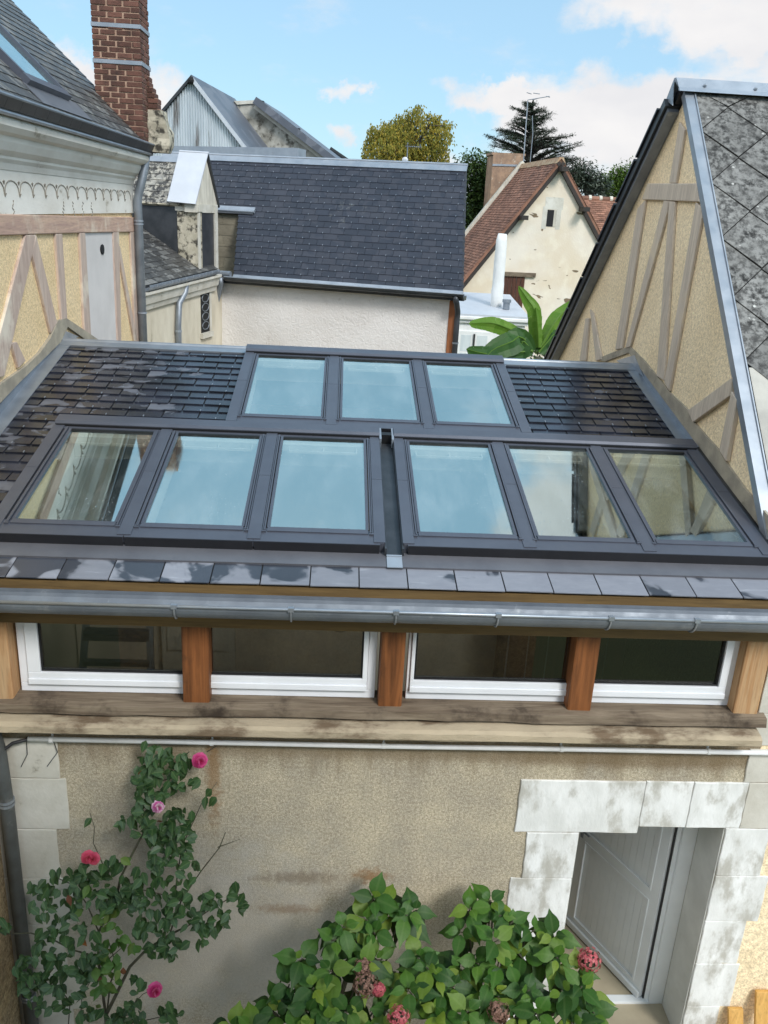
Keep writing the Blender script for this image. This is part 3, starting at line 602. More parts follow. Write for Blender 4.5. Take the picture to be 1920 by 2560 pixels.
    stones('door_surround_stone', [(2.925,3.262,1.72,2.150),(2.925,3.335,1.29,1.718),(2.925,3.25,.87,1.288),(2.925,3.275,.43,.868),(2.925,3.2,0,.428)], 'stone_white', .010, .34)
    stones('corner_stone', [(3.022,4.0,2.152,2.55),(2.975,4.0,2.552,2.83),(2.96,4.0,2.86,3.12),(2.965,4.0,3.12,3.69)], 'stone_grey', .012, .3)
    b = MB(); b.box(1.842, 2.925, .0, .36, 2.153, 2.2); b.build('lintel_underside', M['stone_white'], EXT)
    b = MB(); b.box(2.915, 2.9235, .002, .345, .0, 2.150); b.box(1.8435, 1.850, .002, .345, .0, 2.150); b.build('door_reveal', M['reveal'], EXT)
    # door: frame + leaf swung inward on its right-hand hinges
    b = MB(); b.box(2.80, 2.915, .345, .43, .04, 2.152); b.box(2.765, 2.80, .37, .43, .04, 2.152); b.box(1.845, 1.875, .35, .43, .04, 2.15); b.box(1.85, 2.8, .345, .42, .03, .062)
    fr = b.build('door', M['door_paint'], EXT, bevel=.004)
    b = MB(); b.box(2.755, 2.766, .38, .44, .06, 2.15); b.build('door_seal', M['gasket'], EXT, fr)
    h = Vector((2.752,.40,.075)); e = Vector((2.32,1.245,.075)); U = (e-h).normalized(); W = Vector((0,0,1)); T = U.cross(W).normalized()
    if T.y > 0: T = -T
    Lw = .94; b = MB(); q = lambda u0,u1,z0,z1,t0,t1: b.obox(h, U, W, T, u0, u1, z0, z1, t0, t1)
    q(0,Lw,0,2.05,-.02,.015)
    q(0,.085,0,2.05,.015,.03); q(Lw-.085,Lw,0,2.05,.015,.03); q(.085,Lw-.085,0,.10,.015,.03); q(.085,Lw-.085,.97,1.06,.015,.03); q(.085,Lw-.085,1.96,2.05,.015,.03)
    for i in range(11):
        u = .085+(Lw-.17)*i/11
        for z0, z1 in ((.10,.97),(1.06,1.96)): q(u+.0015, u+(Lw-.17)/11-.0015, z0+.012, z1-.012, .015, .0195)
    for z0, z1 in ((.10,.97),(1.06,1.96)):
        q(.085,.10,z0,z1,.015,.036); q(Lw-.10,Lw-.085,z0,z1,.015,.036); q(.10,Lw-.10,z0,z0+.015,.015,.036); q(.10,Lw-.10,z1-.015,z1,.015,.036)
    lf = b.build('door_leaf', M['door_paint'], EXT, fr)
    b = MB(); q2 = lambda *a: b.obox(h, U, W, T, *a)
    q2(0,Lw,-.01,.055,.03,.055); b.build('weather_bar', M['door_paint'], EXT, fr, bevel=.008)
    b = MB(); b.obox(h, U, W, T, Lw-.06, Lw-.03, .98, 1.18, .03, .036); b.tube([h+U*(Lw-.045)+W*1.1+T*.036, h+U*(Lw-.045)+W*1.1+T*.08, h+U*(Lw-.17)+W*1.1+T*.08], .009, 8); b.build('handle', M['zinc_dull'], EXT, fr)
    # things seen dimly inside belong to the room
    b = MB(); b.box(-1.72,-.98,2.92,2.99,.2,2.9); b.box(-1.66,-1.04,2.90,2.92,1.9,2.85); b.build('inner_wall_panel', M['int_white'], EXT)
ext_front()

# skylights: one built, eight copied part by part
def skylight_proto():
    W2 = .3225; L = 1.56
    b = MB(); b.cm = 0; q = b.box
    # local: x across, y up the slope (0 = front), z off the roof
    q(-.414,.414, .0,.16, .018,.062)                               # bottom cover
    q(-W2-.012,W2+.012,.115,.165,.062,.07)
    q(-.414,.414, 1.515,1.60, .018,.06)                            # head
    for s in (-1,1):
        a = lambda x0,x1,y0,y1,z0,z1: q(min(s*x0,s*x1), max(s*x0,s*x1), y0, y1, z0, z1)
        a(W2-.002, W2+.018, .165, 1.515, .02, .066); a(W2+.024, W2+.034, .12, 1.515, .02, .078); a(W2+.038, W2+.046, .13, 1.515, .02, .070)
        a(W2+.02, W2+.05, .105, .12, .03, .074)
    fr = b.build('skylight', M['alu'], EXT)
    k = MB(); k.box(-.410,.410,-.006,.0,-.03,.060); k.build('front_panel', M['alu_dark'], EXT, fr)
    k = MB(); k.box(-W2+.0,W2-.0,.165,1.515,.044,.052); k.build('glass_pane', M['sky_glass'], EXT, fr)
    k = MB(); k.box(-W2,W2,1.492,1.512,.052,.064); k.build('gasket', M['gasket'], EXT, fr)
    k = MB(); z = .012; k.box(-.27,.27,1.37,1.378,z-.02,z); 
    for x in (-.27,-.0,.262): k.box(x,x+.008,1.378,1.47,z-.02,z)
    k.box(-W2,W2,1.44,1.515,-.03,.03)
    k.build('vent_bar', M['int_white'], EXT, fr)
    return fr
def place_skylights():
    proto = skylight_proto(); first = True
    def put(x, v):
        nonlocal first
        if first: o = proto; first = False
        else:
            o = proto.copy(); col.objects.link(o)
            for ch in list(proto.children):
                c = ch.copy(); col.objects.link(c); c.parent = o
        o.parent = EXT; o.location = OE+UE*x+VE*v+NE*.024; o.rotation_euler = (SL,0,0)
    for x in (-1.77,-.935,-.105,.905,1.715,2.535): put(x, .365)
    for x in (-.462,.36,1.17): put(x, 2.10)
    for x, v in [(-2.2,.365),(-1.355,.365),(-.52,.365),(.305,.365),(.497,.365),(1.31,.365),(2.125,.365),(2.945,.365),(-.875,2.10),(-.051,2.10),(.765,2.10),(1.59,2.10)]:
        b = MB(); w0, w1 = .043, .043
        if x in (.305,.497): w0 = w1 = .038
        b.obox(OE, UE, VE, NE, x-w0, x+w1, v+.02, v+.86, .086, .0925); b.obox(OE, UE, VE, NE, x-w0, x+w1, v+.862, v+1.56, .087, .0935)
        b.obox(OE, UE, VE, NE, x-w0+.006, x+w1-.006, v+.015, v+1.56, .0, .086)
        b.build('joint_cover', M['alu'], EXT)
    for x0, x1, v in ((-2.235,.345,1.925),(.462,2.985,1.925),(-.915,1.63,3.66)):
        b = MB(); P = lambda x, vv, w: OE+UE*x+VE*vv+NE*w
        prof = [(v,.02),(v,.106),(v+.02,.122),(v+.13,.122),(v+.165,.06),(v+.165,.02)]
        b.loft([[P(x, a, c) for a, c in prof] for x in (x0, x1)])
        b.build('hood', M['alu'], EXT)
        b = MB(); b.obox(OE, UE, VE, NE, x0+.01, x1-.01, v-.008, v-.001, .03, .1); b.build('hood_seal', M['gasket'], EXT)
    b = MB()
    for x in (.352,.452): b.obox(OE, UE, VE, NE, x-.008, x+.008, 1.86, 2.06, .03, .108)
    b.build('channel_cheek', M['zinc'], EXT)
    b = MB(); b.obox(OE, UE, VE, NE, .36, .444, 1.95, 2.0, .02, .1); b.build('channel_stop', M['gasket'], EXT)
place_skylights()

def room_things():      # furniture half seen through the strip windows
    t = thing('armchair', 'dark brown armchair dimly seen inside behind the second strip window', 'armchair', (-.35,1.5,.05))
    b = MB(); b.box(-.75,.05,1.3,2.0,.2,.5); b.build('seat', M['int_dark'], t, bevel=.05)
    b = MB(); b.box(-.75,.05,1.95,2.15,.2,1.9); b.build('backrest', M['int_dark'], t, bevel=.06)
    for x in (-.9,.05):
        b = MB(); b.box(x,x+.15,1.3,2.1,.2,.8); b.build('armrest', M['int_dark'], t, bevel=.04)
    t = thing('shelf_unit', 'tall dark boarded cupboard dimly seen inside behind the right strip windows', 'cupboard', (2.2,2.6,.05))
    b = MB(); b.box(1.75,2.95,2.5,2.98,.05,2.7); cb = b.build('body', M['int_dark'], t)
    for i in range(6):
        b = MB(); x = 1.76+.198*i; b.box(x+.006,x+.192,2.475,2.499,.1,2.66); b.build('door_panel', M['wood_dark'], t, cb)
        b = MB(); b.box(x-.006,x+.006,2.47,2.499,.1,2.66); b.build('seam_strip', M['zinc_dull'], t, cb)
    t = thing('stepladder', 'aluminium stepladder dimly seen inside behind the leftmost strip window', 'ladder', (-1.35,1.7,.05))
    for x0, x1 in ((186,176),(322,326)):
        b = MB(); a, c = PY(x0,1335,1.9), PY(x1,1470,1.5); d = (a-c); b.prism([c-d*2.2+Vector((-.03,0,0)), c-d*2.2+Vector((.03,0,0)), a+d*.5+Vector((.03,0,0)), a+d*.5+Vector((-.03,0,0))], (0,.03,0)); b.build('rail', M['zinc_bright'], t)
    for y, Y in ((1362,1.8),(1376,1.78),(1430,1.6),(1490,1.45)):
        a, c = PY(182,y,Y), PY(323,y+4,Y); b = MB(); b.box(a.x, c.x, a.y-.03, a.y+.03, a.z-.02, a.z+.02); b.build('rung', M['zinc_bright'], t)
    b = MB(); a = PY(260,1462,1.5); b.tube([a+Vector((0,0,-.12)), a+Vector((0,0,.0)), a+Vector((0,0,.02))], [.05,.05,.03], 10); tag(b.build('paint_pot', M['int_dark'], None), 'small dark pot standing inside behind the leftmost strip window', 'pot')
    t = thing('table', 'pale table top dimly seen inside behind the third strip window', 'table', (1.1,1.6,.05))
    b = MB(); b.box(.75,1.45,1.3,1.9,.74,.78); b.build('table_top', M['int_white'], t)
    for x in (.8,1.4):
        for y in (1.35,1.85): b = MB(); b.box(x-.025,x+.025,y-.025,y+.025,.05,.74); b.build('leg', M['int_dark'], t)
    t = thing('wall_lamp', 'round pale lamp shade dimly seen inside at the right of the second strip window', 'lamp', (.1,2.9,2.6))
    c = PY(735,1352,1.6); b = MB(); b.sphere(c, .09, 12, 8, (1,1,.5)); b.build('lamp_shade', M['int_white'], t, smooth=True)
    b = MB(); b.tube([c, c+Vector((0,.2,.7))], .006, 5); b.build('cord', M['cable'], t)
room_things()
# ================================================================== left half-timbered house
Z2 = lambda zx, zy: (zx/3.0, 345.6+zy/3.0)
def left_house():
    H = thing('timbered_house', 'half-timbered house on the left with ochre panels, white frieze and slate roof', 'house', (XL,4.5,0))
    Yf = 7.02
    b = MB(); b.box(-9, XL, -1.2, Yf, 3.0, 6.45); b.box(-9, XL, .35, Yf, 0, 3.0); b.build('wall', M['ochre'], H)
    pr = lambda pts, t, x=XL: [PX(*Z2(*p), x+t) for p in pts]
    def plate(name, pts, t, m, t0=.0, **kw):
        b = MB(); b.prism(pr(pts, t), (-(t-t0)-.002,0,0)); return b.build(name, m, H, **kw)
    # lime fillet above the zinc flashing
    b = MB(); fil = [(-60,1500),(160,1345),(260,1250),(330,1150),(378,1040),(432,1025),(560,1110),(640,1165),(600,1195),(440,1080),(395,1180),(120,1450),(-60,1640)]
    b.prism(pr(fil, .03), (-.035,0,0)); b.build('cement_fillet', M['cement'], H)
    T = M['timber_L']
    plate('rail', [(-400,340),(872,372),(872,466),(552,471),(-400,502)], .030, M['timber_rail'], bevel=.008)
    for pts in ([(168,486),(232,484),(214,600),(30,1400),(-80,1440)], [(209,600),(236,486),(372,1052),(332,1122)], [(362,479),(405,478),(438,1030),(402,1045)], [(518,473),(553,471),(592,1135),(550,1112)],
                [(735,467),(772,466),(788,1180),(765,1180)], [(760,545),(780,560),(893,1175),(872,1175)], [(78,1185),(112,1180),(168,1300),(122,1350)], [(846,466),(872,466),(905,1180),(880,1180)]):
        plate('timber', pts, .026, T, bevel=.006)
    pn = plate('blocked_opening', [(552,473),(735,469),(772,1190),(592,1160)], .008, M['grey_paint'])
    b = MB(); c = PX(*Z2(663,580), XL+.012); b.sphere(c, .075, 10, 8, (.18,1.15,.8), .12); b.build('vent_hole', M['black'], H, pn)
    # frieze with its row of painted arches
    fz = MB(); fz.box(XL-.02, XL+.022, -1.0, Yf+.01, 6.075, 6.5); fz = fz.build('frieze', M['cornice'], H)
    y = 2.2
    top = 6.34
    while y < 6.8:
        if rnd.random() < .9:
            b = MB(); top = 6.34; w = .325
            for s in (0,):
                pts = [(XL+.024, y+w*(.5-.5*math.cos(a)), top-.11+.11*math.sin(a)**.8 if a < 3.14 else top-.11) for a in [i*math.pi/8 for i in range(9)]]
                b.tube([Vector(p) for p in pts if rnd.random() < .93], .0055, 5)
            b.tube([(XL+.024,y,top-.10),(XL+.024,y,top-.13)], [.018,.003], 5)
            b.tube([(XL+.024,y-.012,top-.005),(XL+.024,y+.002,top-.035)], [.014,.003], 5)
            b.build('arch_ornament', M['arch'], H, fz)
        if rnd.random() < .5:
            b = MB()
            for k in range(5): b.tube([(XL+.024, y+.16+rnd.uniform(-.03,.03), top-.15-.03*k),(XL+.024, y+.16+rnd.uniform(-.03,.03), top-.17-.03*k)], .005, 5)
            b.build('drop_ornament', M['arch'], H, fz)
        y += .335
    # moulded cornice
    prof = [(-.02,6.40),(.03,6.42),(.045,6.47),(.07,6.50),(.07,6.52),(.12,6.56),(.15,6.62),(.155,6.66),(.21,6.68),(.245,6.72),(.25,6.76),(.23,6.79),(-.02,6.80)]
    b = MB(); b.loft([[Vector((XL+a, yy, z)) for a, z in prof] for yy in (-1.2, 2, 4, 5.5, Yf)])
    b.build('cornice', M['cornice'], H)
    # zinc lining strip and the dark slate starter course
    b = MB(); b.box(XL, XL+.27, -1.2, Yf+.06, 6.80, 6.825); b.tube([(XL+.27,-1.2,6.80),(XL+.27,Yf+.06,6.80)], .018, 8); b.build('zinc_lining', M['zinc_bright'], H)
    sl = math.atan2(8.47-6.90, 4.13-2.47); U = Vector((0,1,0)); V = Vector((-math.cos(sl),0,math.sin(sl))); N = Vector((math.sin(sl),0,math.cos(sl))); o = Vector((XL+.30,0,6.87))
    b = MB(); y = -1.2
    while y < Yf+.1:
        b.prism([(XL+.29,y+.003,6.822),(XL+.335,y+.003,6.905),(XL+.24,y+.003,6.93),(XL+.2,y+.003,6.83)], (0,.31,0)); y += .313
    b.build('starter_slates', M['slate_dark'], H)
    b = MB(); y = -1.2
    b.tube([(XL+.325,-1.2,6.91),(XL+.325,Yf+.1,6.91)], .014, 8); b.build('eave_rim', M['zinc_dull'], H)
    b = MB(); b.obox(o, U, V, N, -1.2, Yf+.1, 0, 5, -.08, 0); courses(b, o, U, V, N, lambda v: (-1.2, Yf+.13), .02, 4.6, .24, .125, .006, rag=.006)
    rf = b.build('roof', M['slate_old'], H)
    # roof window on the left slope
    def onroof(x, y, w=.05): return PP(x, y, o+N*w, N)
    a = [onroof(-30,30), onroof(0,50), onroof(148,205), onroof(100,190), onroof(0,112)]
    lo = onroof(148,207); lo2 = onroof(88,200)
    y1 = lo.y; vv = (lo-o).dot(V)
    f = MB(); q = lambda y0,y1_,v0,v1,w0,w1: f.obox(o, U, V, N, y0, y1_, v0, v1, w0, w1)
    ya = lo2.y; vb = vv
    q(ya,ya+.06,vb+.062,vb+1.238,.004,.07); q(y1-.06,y1,vb+.062,vb+1.238,.004,.07); q(ya-.004,y1+.004,vb-.03,vb+.06,.004,.068); q(ya-.004,y1+.004,vb+1.24,vb+1.3,.004,.072)
    f = f.build('skylight', M['alu'], H, rf)
    g = MB(); g.obox(o, U, V, N, ya+.06, y1-.06, vb+.06, vb+1.24, .03, .04); g.build('glass_pane', M['sky_glass'], H)
    g = MB(); g.obox(o, U, V, N, ya-.08, y1+.25, vb-.24, vb-.02, .012, .018); g.build('apron_flashing', M['lead'], H)
    # downpipe at the far corner
    c = PX(304,400,XL+.07); xx, yy = XL+.09, Yf-.05
    b = MB(); b.tube([(XL+.2,yy+.08,6.80),(XL+.19,yy+.06,6.68),(XL+.16,yy,6.5),(xx+.02,yy,6.32),(xx,yy,6.24),(xx,yy,3.0)], .055, 14)
    dp = b.build('downpipe', M['zinc_dull'], H, smooth=True)
    for z in (5.98, 5.94, 4.8):
        b = MB(); b.tube([(xx,yy,z-.009),(xx,yy,z+.009)], .063, 14); b.build('pipe_collar', M['zinc'], H, dp)
    b = MB(); b.tube([(XL+.2,yy+.1,6.86),(XL+.2,yy+.085,6.79)], .07, 12); b.build('gutter_outlet', M['zinc_dull'], H, dp)
    # brick chimney standing on the far gable, with two zinc bands
    ch = MB(); y0, y1 = 6.74, 7.24; xl, xr = PY(198, 60, y0).x, PY(302, 58, y0).x; print('chimney', xl, xr)
    rows = 0; z = 6.8; bh = .0475; bj = .0145
    ch.cm = 1; ch.box(xl+.006, xr-.006, y0+.006, y1-.006, 6.83, 9.4); ch.cm = 0
    k = 0
    while z < 9.3:
        for (ax, a0, a1) in (('x', xl, xr), ('y', y0, y1)):
            u = a0 - (.095 if k % 2 else 0)
            while u < a1:
                p, q_ = max(u, a0), min(u+.178, a1)
                if q_-p > .03:
                    j = rnd.uniform(-.004,.004); e = .006*(p > a0+.01); 
                    if ax == 'x': ch.box(p+e, q_-(.006 if q_ < a1-.01 else 0), y0+j-.003, y0+.1, z, z+bh+rnd.uniform(-.003,.003))
                    else: ch.box(xr-.1, xr+j+.003, p+e, q_-(.006 if q_ < a1-.01 else 0), z, z+bh+rnd.uniform(-.003,.003))
                u += .192
        z += bh+bj; k += 1
    chm = ch.build('chimney', [M['brick'], M['mortar']], H)
    for zz in (PY(302,58,y0).z, PY(306,137,y0).z):
        b = MB(); b.box(xl-.008, xr+.010, y0-.010, y1+.006, zz-.022, zz+.022); b.build('zinc_band', M['zinc'], H, chm)
    # stepped shoulder and its stone base behind the stack
    b = MB(); z = PX(322,257,xr).z
    for i, w in enumerate((.17,.165,.13,.135,.10,.075,.04,.03)):
        x = xr
        while x < xr+w-.02: 
            x2 = min(x+.2, xr+w); b.box(x+.006, x2-.006, y1-.22, y1, z, z+.048); x = x2
        b.cm = 1; b.box(xr, xr+w-.012, y1-.21, y1-.005, z-.012, z+.055); b.cm = 0; z += .062
    b.build('chimney_shoulder', [M['brick'], M['mortar']], H, chm)
    b = MB(); rings = []
    for i in range(7):
        z = 6.83+.082*i; w = (.25,.262,.26,.255,.24,.20,.16)[i]+rnd.uniform(-.01,.01)
        rings.append([Vector((xr-.02, y1-.26+rnd.uniform(-.02,.02), z)), Vector((xr+w, y1-.25+rnd.uniform(-.02,.02), z)), Vector((xr+w+rnd.uniform(-.03,.03), y1+.03, z)), Vector((xr-.02, y1+.03, z))])
    b.loft(rings); b.build('chimney_base', M['stone_old'], H, chm)
    return H
M['arch'] = simple('grey_stencil_paint', S(158,150,138), S(128,121,110), 9, .9)
M['slate_dark'] = simple('dark_starter_slate', (.02,.022,.026,1), (.035,.037,.042,1), 5, .45, isl=.3, bump=.1, bsc=20)
left_house()

# ================================================================== right half-timbered house
Z7 = lambda zx, zy: (1175.2+zx/3.4285, 155.5+zy/3.4285)
Z8 = lambda zx, zy: (1175.2+zx/3.4285, 639.4+zy/3.4285)
def right_house():
    H = thing('timbered_house', 'half-timbered gable on the right with lichened diamond-tile roof and zinc verge', 'house', (XR,3.45,0))
    apex = Vector((XR,3.46,7.34)); fr = Vector((XR,.30,3.95)); bk = Vector((XR,7.45,4.05))
    b = MB(); b.prism([(XR,.0,0),(XR,.0,3.7),(XR,fr.y,fr.z),apex,bk,(XR,7.9,3.6),(XR,7.9,0)], (7,0,0)); b.build('gable_wall', M['ochre_dull'], H)
    def plate(name, pts, Z, t, m, **kw):
        b = MB(); b.prism([PX(*Z(*p), XR-t) for p in pts], (t-.001,0,0)); return b.build(name, m, H, **kw)
    T = M['timber_R']
    P7, P8 = Z7, Z8
    mixp = lambda a7, a8: [P7(*p) for p in a7]+[P8(*p) for p in a8]
    def poly(name, pts, t, m, **kw):
        b = MB(); b.prism([PX(*p, XR-t) for p in pts], (t-.001,0,0)); return b.build(name, m, H, **kw)
    poly('collar_beam', mixp([(765,825),(1125,825),(1150,962),(722,945)], []), .034, T, bevel=.008)
    for a7, a8 in (([(1000,370),(1040,430),(972,823),(925,823)], []),
                   ([(690,1010),(748,948)], [(640,0),(575,390),(525,398)]),
                   ([(885,952),(925,952),(910,1040)], [(740,0),(634,376),(600,385)]),
                   ([(925,956),(967,960)], [(925,0),(884,625),(832,592)]),
                   ([(1122,965),(1160,1000),(1166,1080)], [(1055,0),(925,705),(888,640)])):
        poly('timber', mixp(a7, a8), .028, T, bevel=.006)
    for a8 in ([(306,165),(332,165),(305,480),(262,480)], [(338,100),(362,125),(424,470),(382,480)], [(1060,848),(1395,600),(1372,740),(1100,935)], [(1385,705),(1425,770),(1345,1225),(1295,1140)]):
        poly('timber', [P8(*p) for p in a8], .028 if a8[0][0] < 1000 else .04, T, bevel=.006)
    fil = [(380,470),(540,405),(632,372),(740,480),(835,595),(930,715),(1065,845),(1110,935),(1200,1040),(1300,1150),(1345,1230),(1480,1420),(1659,1625),(1720,1700),(1720,1900),(1659,1790),(1420,1480),(1140,1110),(625,420),(450,485)]
    poly('cement_fillet', [P8(*p) for p in fil], .02, M['cement'])
    # roof: front slope with diamond tiles, rear slope in slate
    U = Vector((1,0,0)); top = Vector((XR,3.45,7.45)); V = Vector((0,.5-3.45,4.27-7.45)).normalized()*-1; N = V.cross(U)*-1
    if N.z < 0: N = -N
    o = top.copy()
    b = MB(); b.obox(o, U, V, N, -.02, 7, -4.92, 0, -.07, -.004); b.build('roof_boarding', M['black'], H)
    b = MB(); d = .3; cx0 = .345; i = 0
    for r_ in range(-1, 15):
        for c_ in range(0, 12):
            u = cx0 + c_*2*.305 + (.305 if r_ % 2 else 0) - .305; v = -.226 - r_*.30
            if v < -3.05: continue
            lift = .012
            corners = [(u, v+d*.985, -.002), (u+.300, v, .006), (u, v-d*.965, lift), (u-.300, v, .006)]
            cl = [(max(a, .055), min(bv, -.01), w) for a, bv, w in corners]
            if max(a for a, _, _ in cl) - min(a for a, _, _ in cl) < .03: continue
            j = rnd.uniform(0,.004)
            b.prism([o+U*a+V*bv+N*(w+j) for a, bv, w in cl], N*.008)
    b.build('diamond_tiles', M['diamond'], H)
    b = MB(); b.obox(o, U, V, N, .08, 7, -4.9, -2.98, .004, .012); b.obox(o, U, V, N, .08, 7, -3.9, -3.88, .012, .03); b.build('lower_cement_sheet', M['cement_sheet'], H)
    # rear slope
    Vb = (Vector((XR,7.5,4.0))-Vector((XR,3.5,7.45))).normalized(); Nb = Vector((0,-Vb.z,Vb.y)); 
    if Nb.z < 0: Nb = -Nb
    b = MB(); ob = Vector((XR-.05,3.5,7.45)); b.obox(ob, U, Vb, Nb, 0, 7, 0, 5.9, -.07, -.003); courses(b, ob+Vb*5.85, U, -Vb, Nb, lambda v: (0, 7), 0, 5.8, .3, .5, .012, rag=.03); b.build('rear_roof', M['slate_dark'], H)
    # black rear verge with its pale strip, zinc front verge
    b = MB(); b.obox(ob, U, Vb, Nb, -.09, .05, .12, 5.8, -.085, .0)
    for k in range(9): b.obox(ob, U, Vb, Nb, -.11, .08, .25+.64*k, .25+.64*k+.60, .0, .022+.004*(k % 3))
    b.build('verge', M['verge'], H)
    b = MB(); b.obox(ob, U, Vb, Nb, -.06, .045, .15, 5.75, -.125, -.085); b.build('verge_soffit', M['zinc_dull'], H)
    b = MB(); b.obox(o, U, V, N, -.03, .06, -4.9, -.06, .012, .022); b.obox(o, U, V, N, -.036, -.03, -4.9, -.06, -.05, .022); b.obox(o, U, V, N, .05, .06, -4.9, -.06, .022, .034)
    vg = b.build('zinc_verge', M['zinc_bright'], H)
    b = MB(); b.obox(o, U, V, N, -.03, .0, -4.9, -.2, -.058, -.052); b.build('verge_soffit', M['zinc_bright'], H)
    # ridge cap
    b = MB(); pr = [(3.33,7.41),(3.36,7.415),(3.47,7.535),(3.52,7.535),(3.66,7.37),(3.63,7.36),(3.5,7.50),(3.47,7.50)]
    b.loft([[Vector((x,y,z)) for y, z in pr] for x in (XR-.10, XR+2, XR+7)]); rc = b.build('ridge_cap', M['zinc'], H)
    for x in (.15, .62, 1.1):
        b = MB(); b.sphere((XR+x,3.40,7.475), .016, 8, 6); b.build('rivet', M['zinc_bright'], H, rc)
    b = MB(); b.prism([(XR-.101,3.44,7.30),(XR-.101,3.5,7.52),(XR-.101,3.62,7.36)], (-.006,0,0)); b.build('apex_plate', M['zinc_bright'], H, rc)
M['cement_sheet'] = simple('smooth_cement_sheet', S(186,182,172), S(160,156,148), 3, .8, bump=.2, bsc=20, dirt=(S(120,116,106),4,.6))
M['verge'] = simple('black_tarred_verge', (.012,.013,.015,1), (.03,.032,.036,1), 5, .4, bump=.2, bsc=14, dirt=((.10,.11,.12,1),5,.66))
right_house()

# ================================================================== near wall on the left and planks on the right
def near_bits():
    t = thing('side_wall', 'narrow roughcast wall at the left edge beside the zinc downpipe', 'wall', (-2.5,-.3,0))
    b = MB(); b.box(-3.4,-2.235,-.5,-.03,0,2.3); b.build('wall_face', M['ochre_dull2'], t, bevel=.03)
    t = thing('plank', 'raw pine plank leaning on the wall right of the door, the shorter one', 'plank', (3.33,-.1,0), 'pine planks by the door')
    b = MB(); b.hexa([(3.25,-.24,0),(3.37,-.24,0),(3.37,-.21,0),(3.25,-.21,0),(3.25,-.05,.44),(3.37,-.05,.44),(3.37,-.02,.44),(3.25,-.02,.44)]); b.build('board', M['wood_yellow'], t, bevel=.004)
    t = thing('plank', 'raw pine plank at the right edge of the photo, the taller one', 'plank', (3.5,-.1,0), 'pine planks by the door')
    b = MB(); b.hexa([(3.44,-.26,0),(3.56,-.26,0),(3.56,-.23,0),(3.44,-.23,0),(3.44,-.05,.62),(3.56,-.05,.62),(3.56,-.02,.62),(3.44,-.02,.62)]); b.build('board', M['wood_yellow'], t, bevel=.004)
M['ochre_dull2'] = render_mat('side_wall_roughcast', S(190,166,128), S(150,134,110), 60, bs=.7, big=2)
near_bits()

# ================================================================== house the photograph is taken from (behind the camera, mirrored in the panes)
def rear_house():
    t = thing('courtyard_house', 'rendered house on the near side of the courtyard, behind the viewer', 'house', (0,-5.6,0))
    b = MB(); b.box(-2.9,2.9,-9,-5.5,0,5.5); b.box(-2.9,-.7,-9,-5.5,5.5,7.3); b.box(.7,2.9,-9,-5.5,5.5,7.3); b.box(-2.9,2.9,-9,-5.5,7.3,7.5); b.build('wall', M['ochre_dull2'], t)
    for x, z in ((-2,2.2),(0,2.2),(2,2.2),(-2,5.5),(2,5.5)):
        b = MB(); b.box(x-.55,x+.55,-5.5,-5.46,z-.6,z+.9)
        w = b.build('window', M['pvc'], t)
        for s in (-1,1):
            for z0, z1 in ((-.52,.1),(.16,.82)):
                g = MB(); g.box(x+s*.27-.22,x+s*.27+.22,-5.46,-5.452,z+z0,z+z1); g.build('pane', M['dark_pane'], t, w)
    b = MB(); b.prism([(-3.0,-5.2,7.5),(-3.0,-5.2,7.56),(-3.0,-7.5,8.7),(-3.0,-9.8,7.5)], (6,0,0)); b.build('roof', M['slate_old'], t)
M['dark_pane'] = simple('dark_reflecting_pane', (.02,.024,.028,1), None, rough=.05)
rear_house()
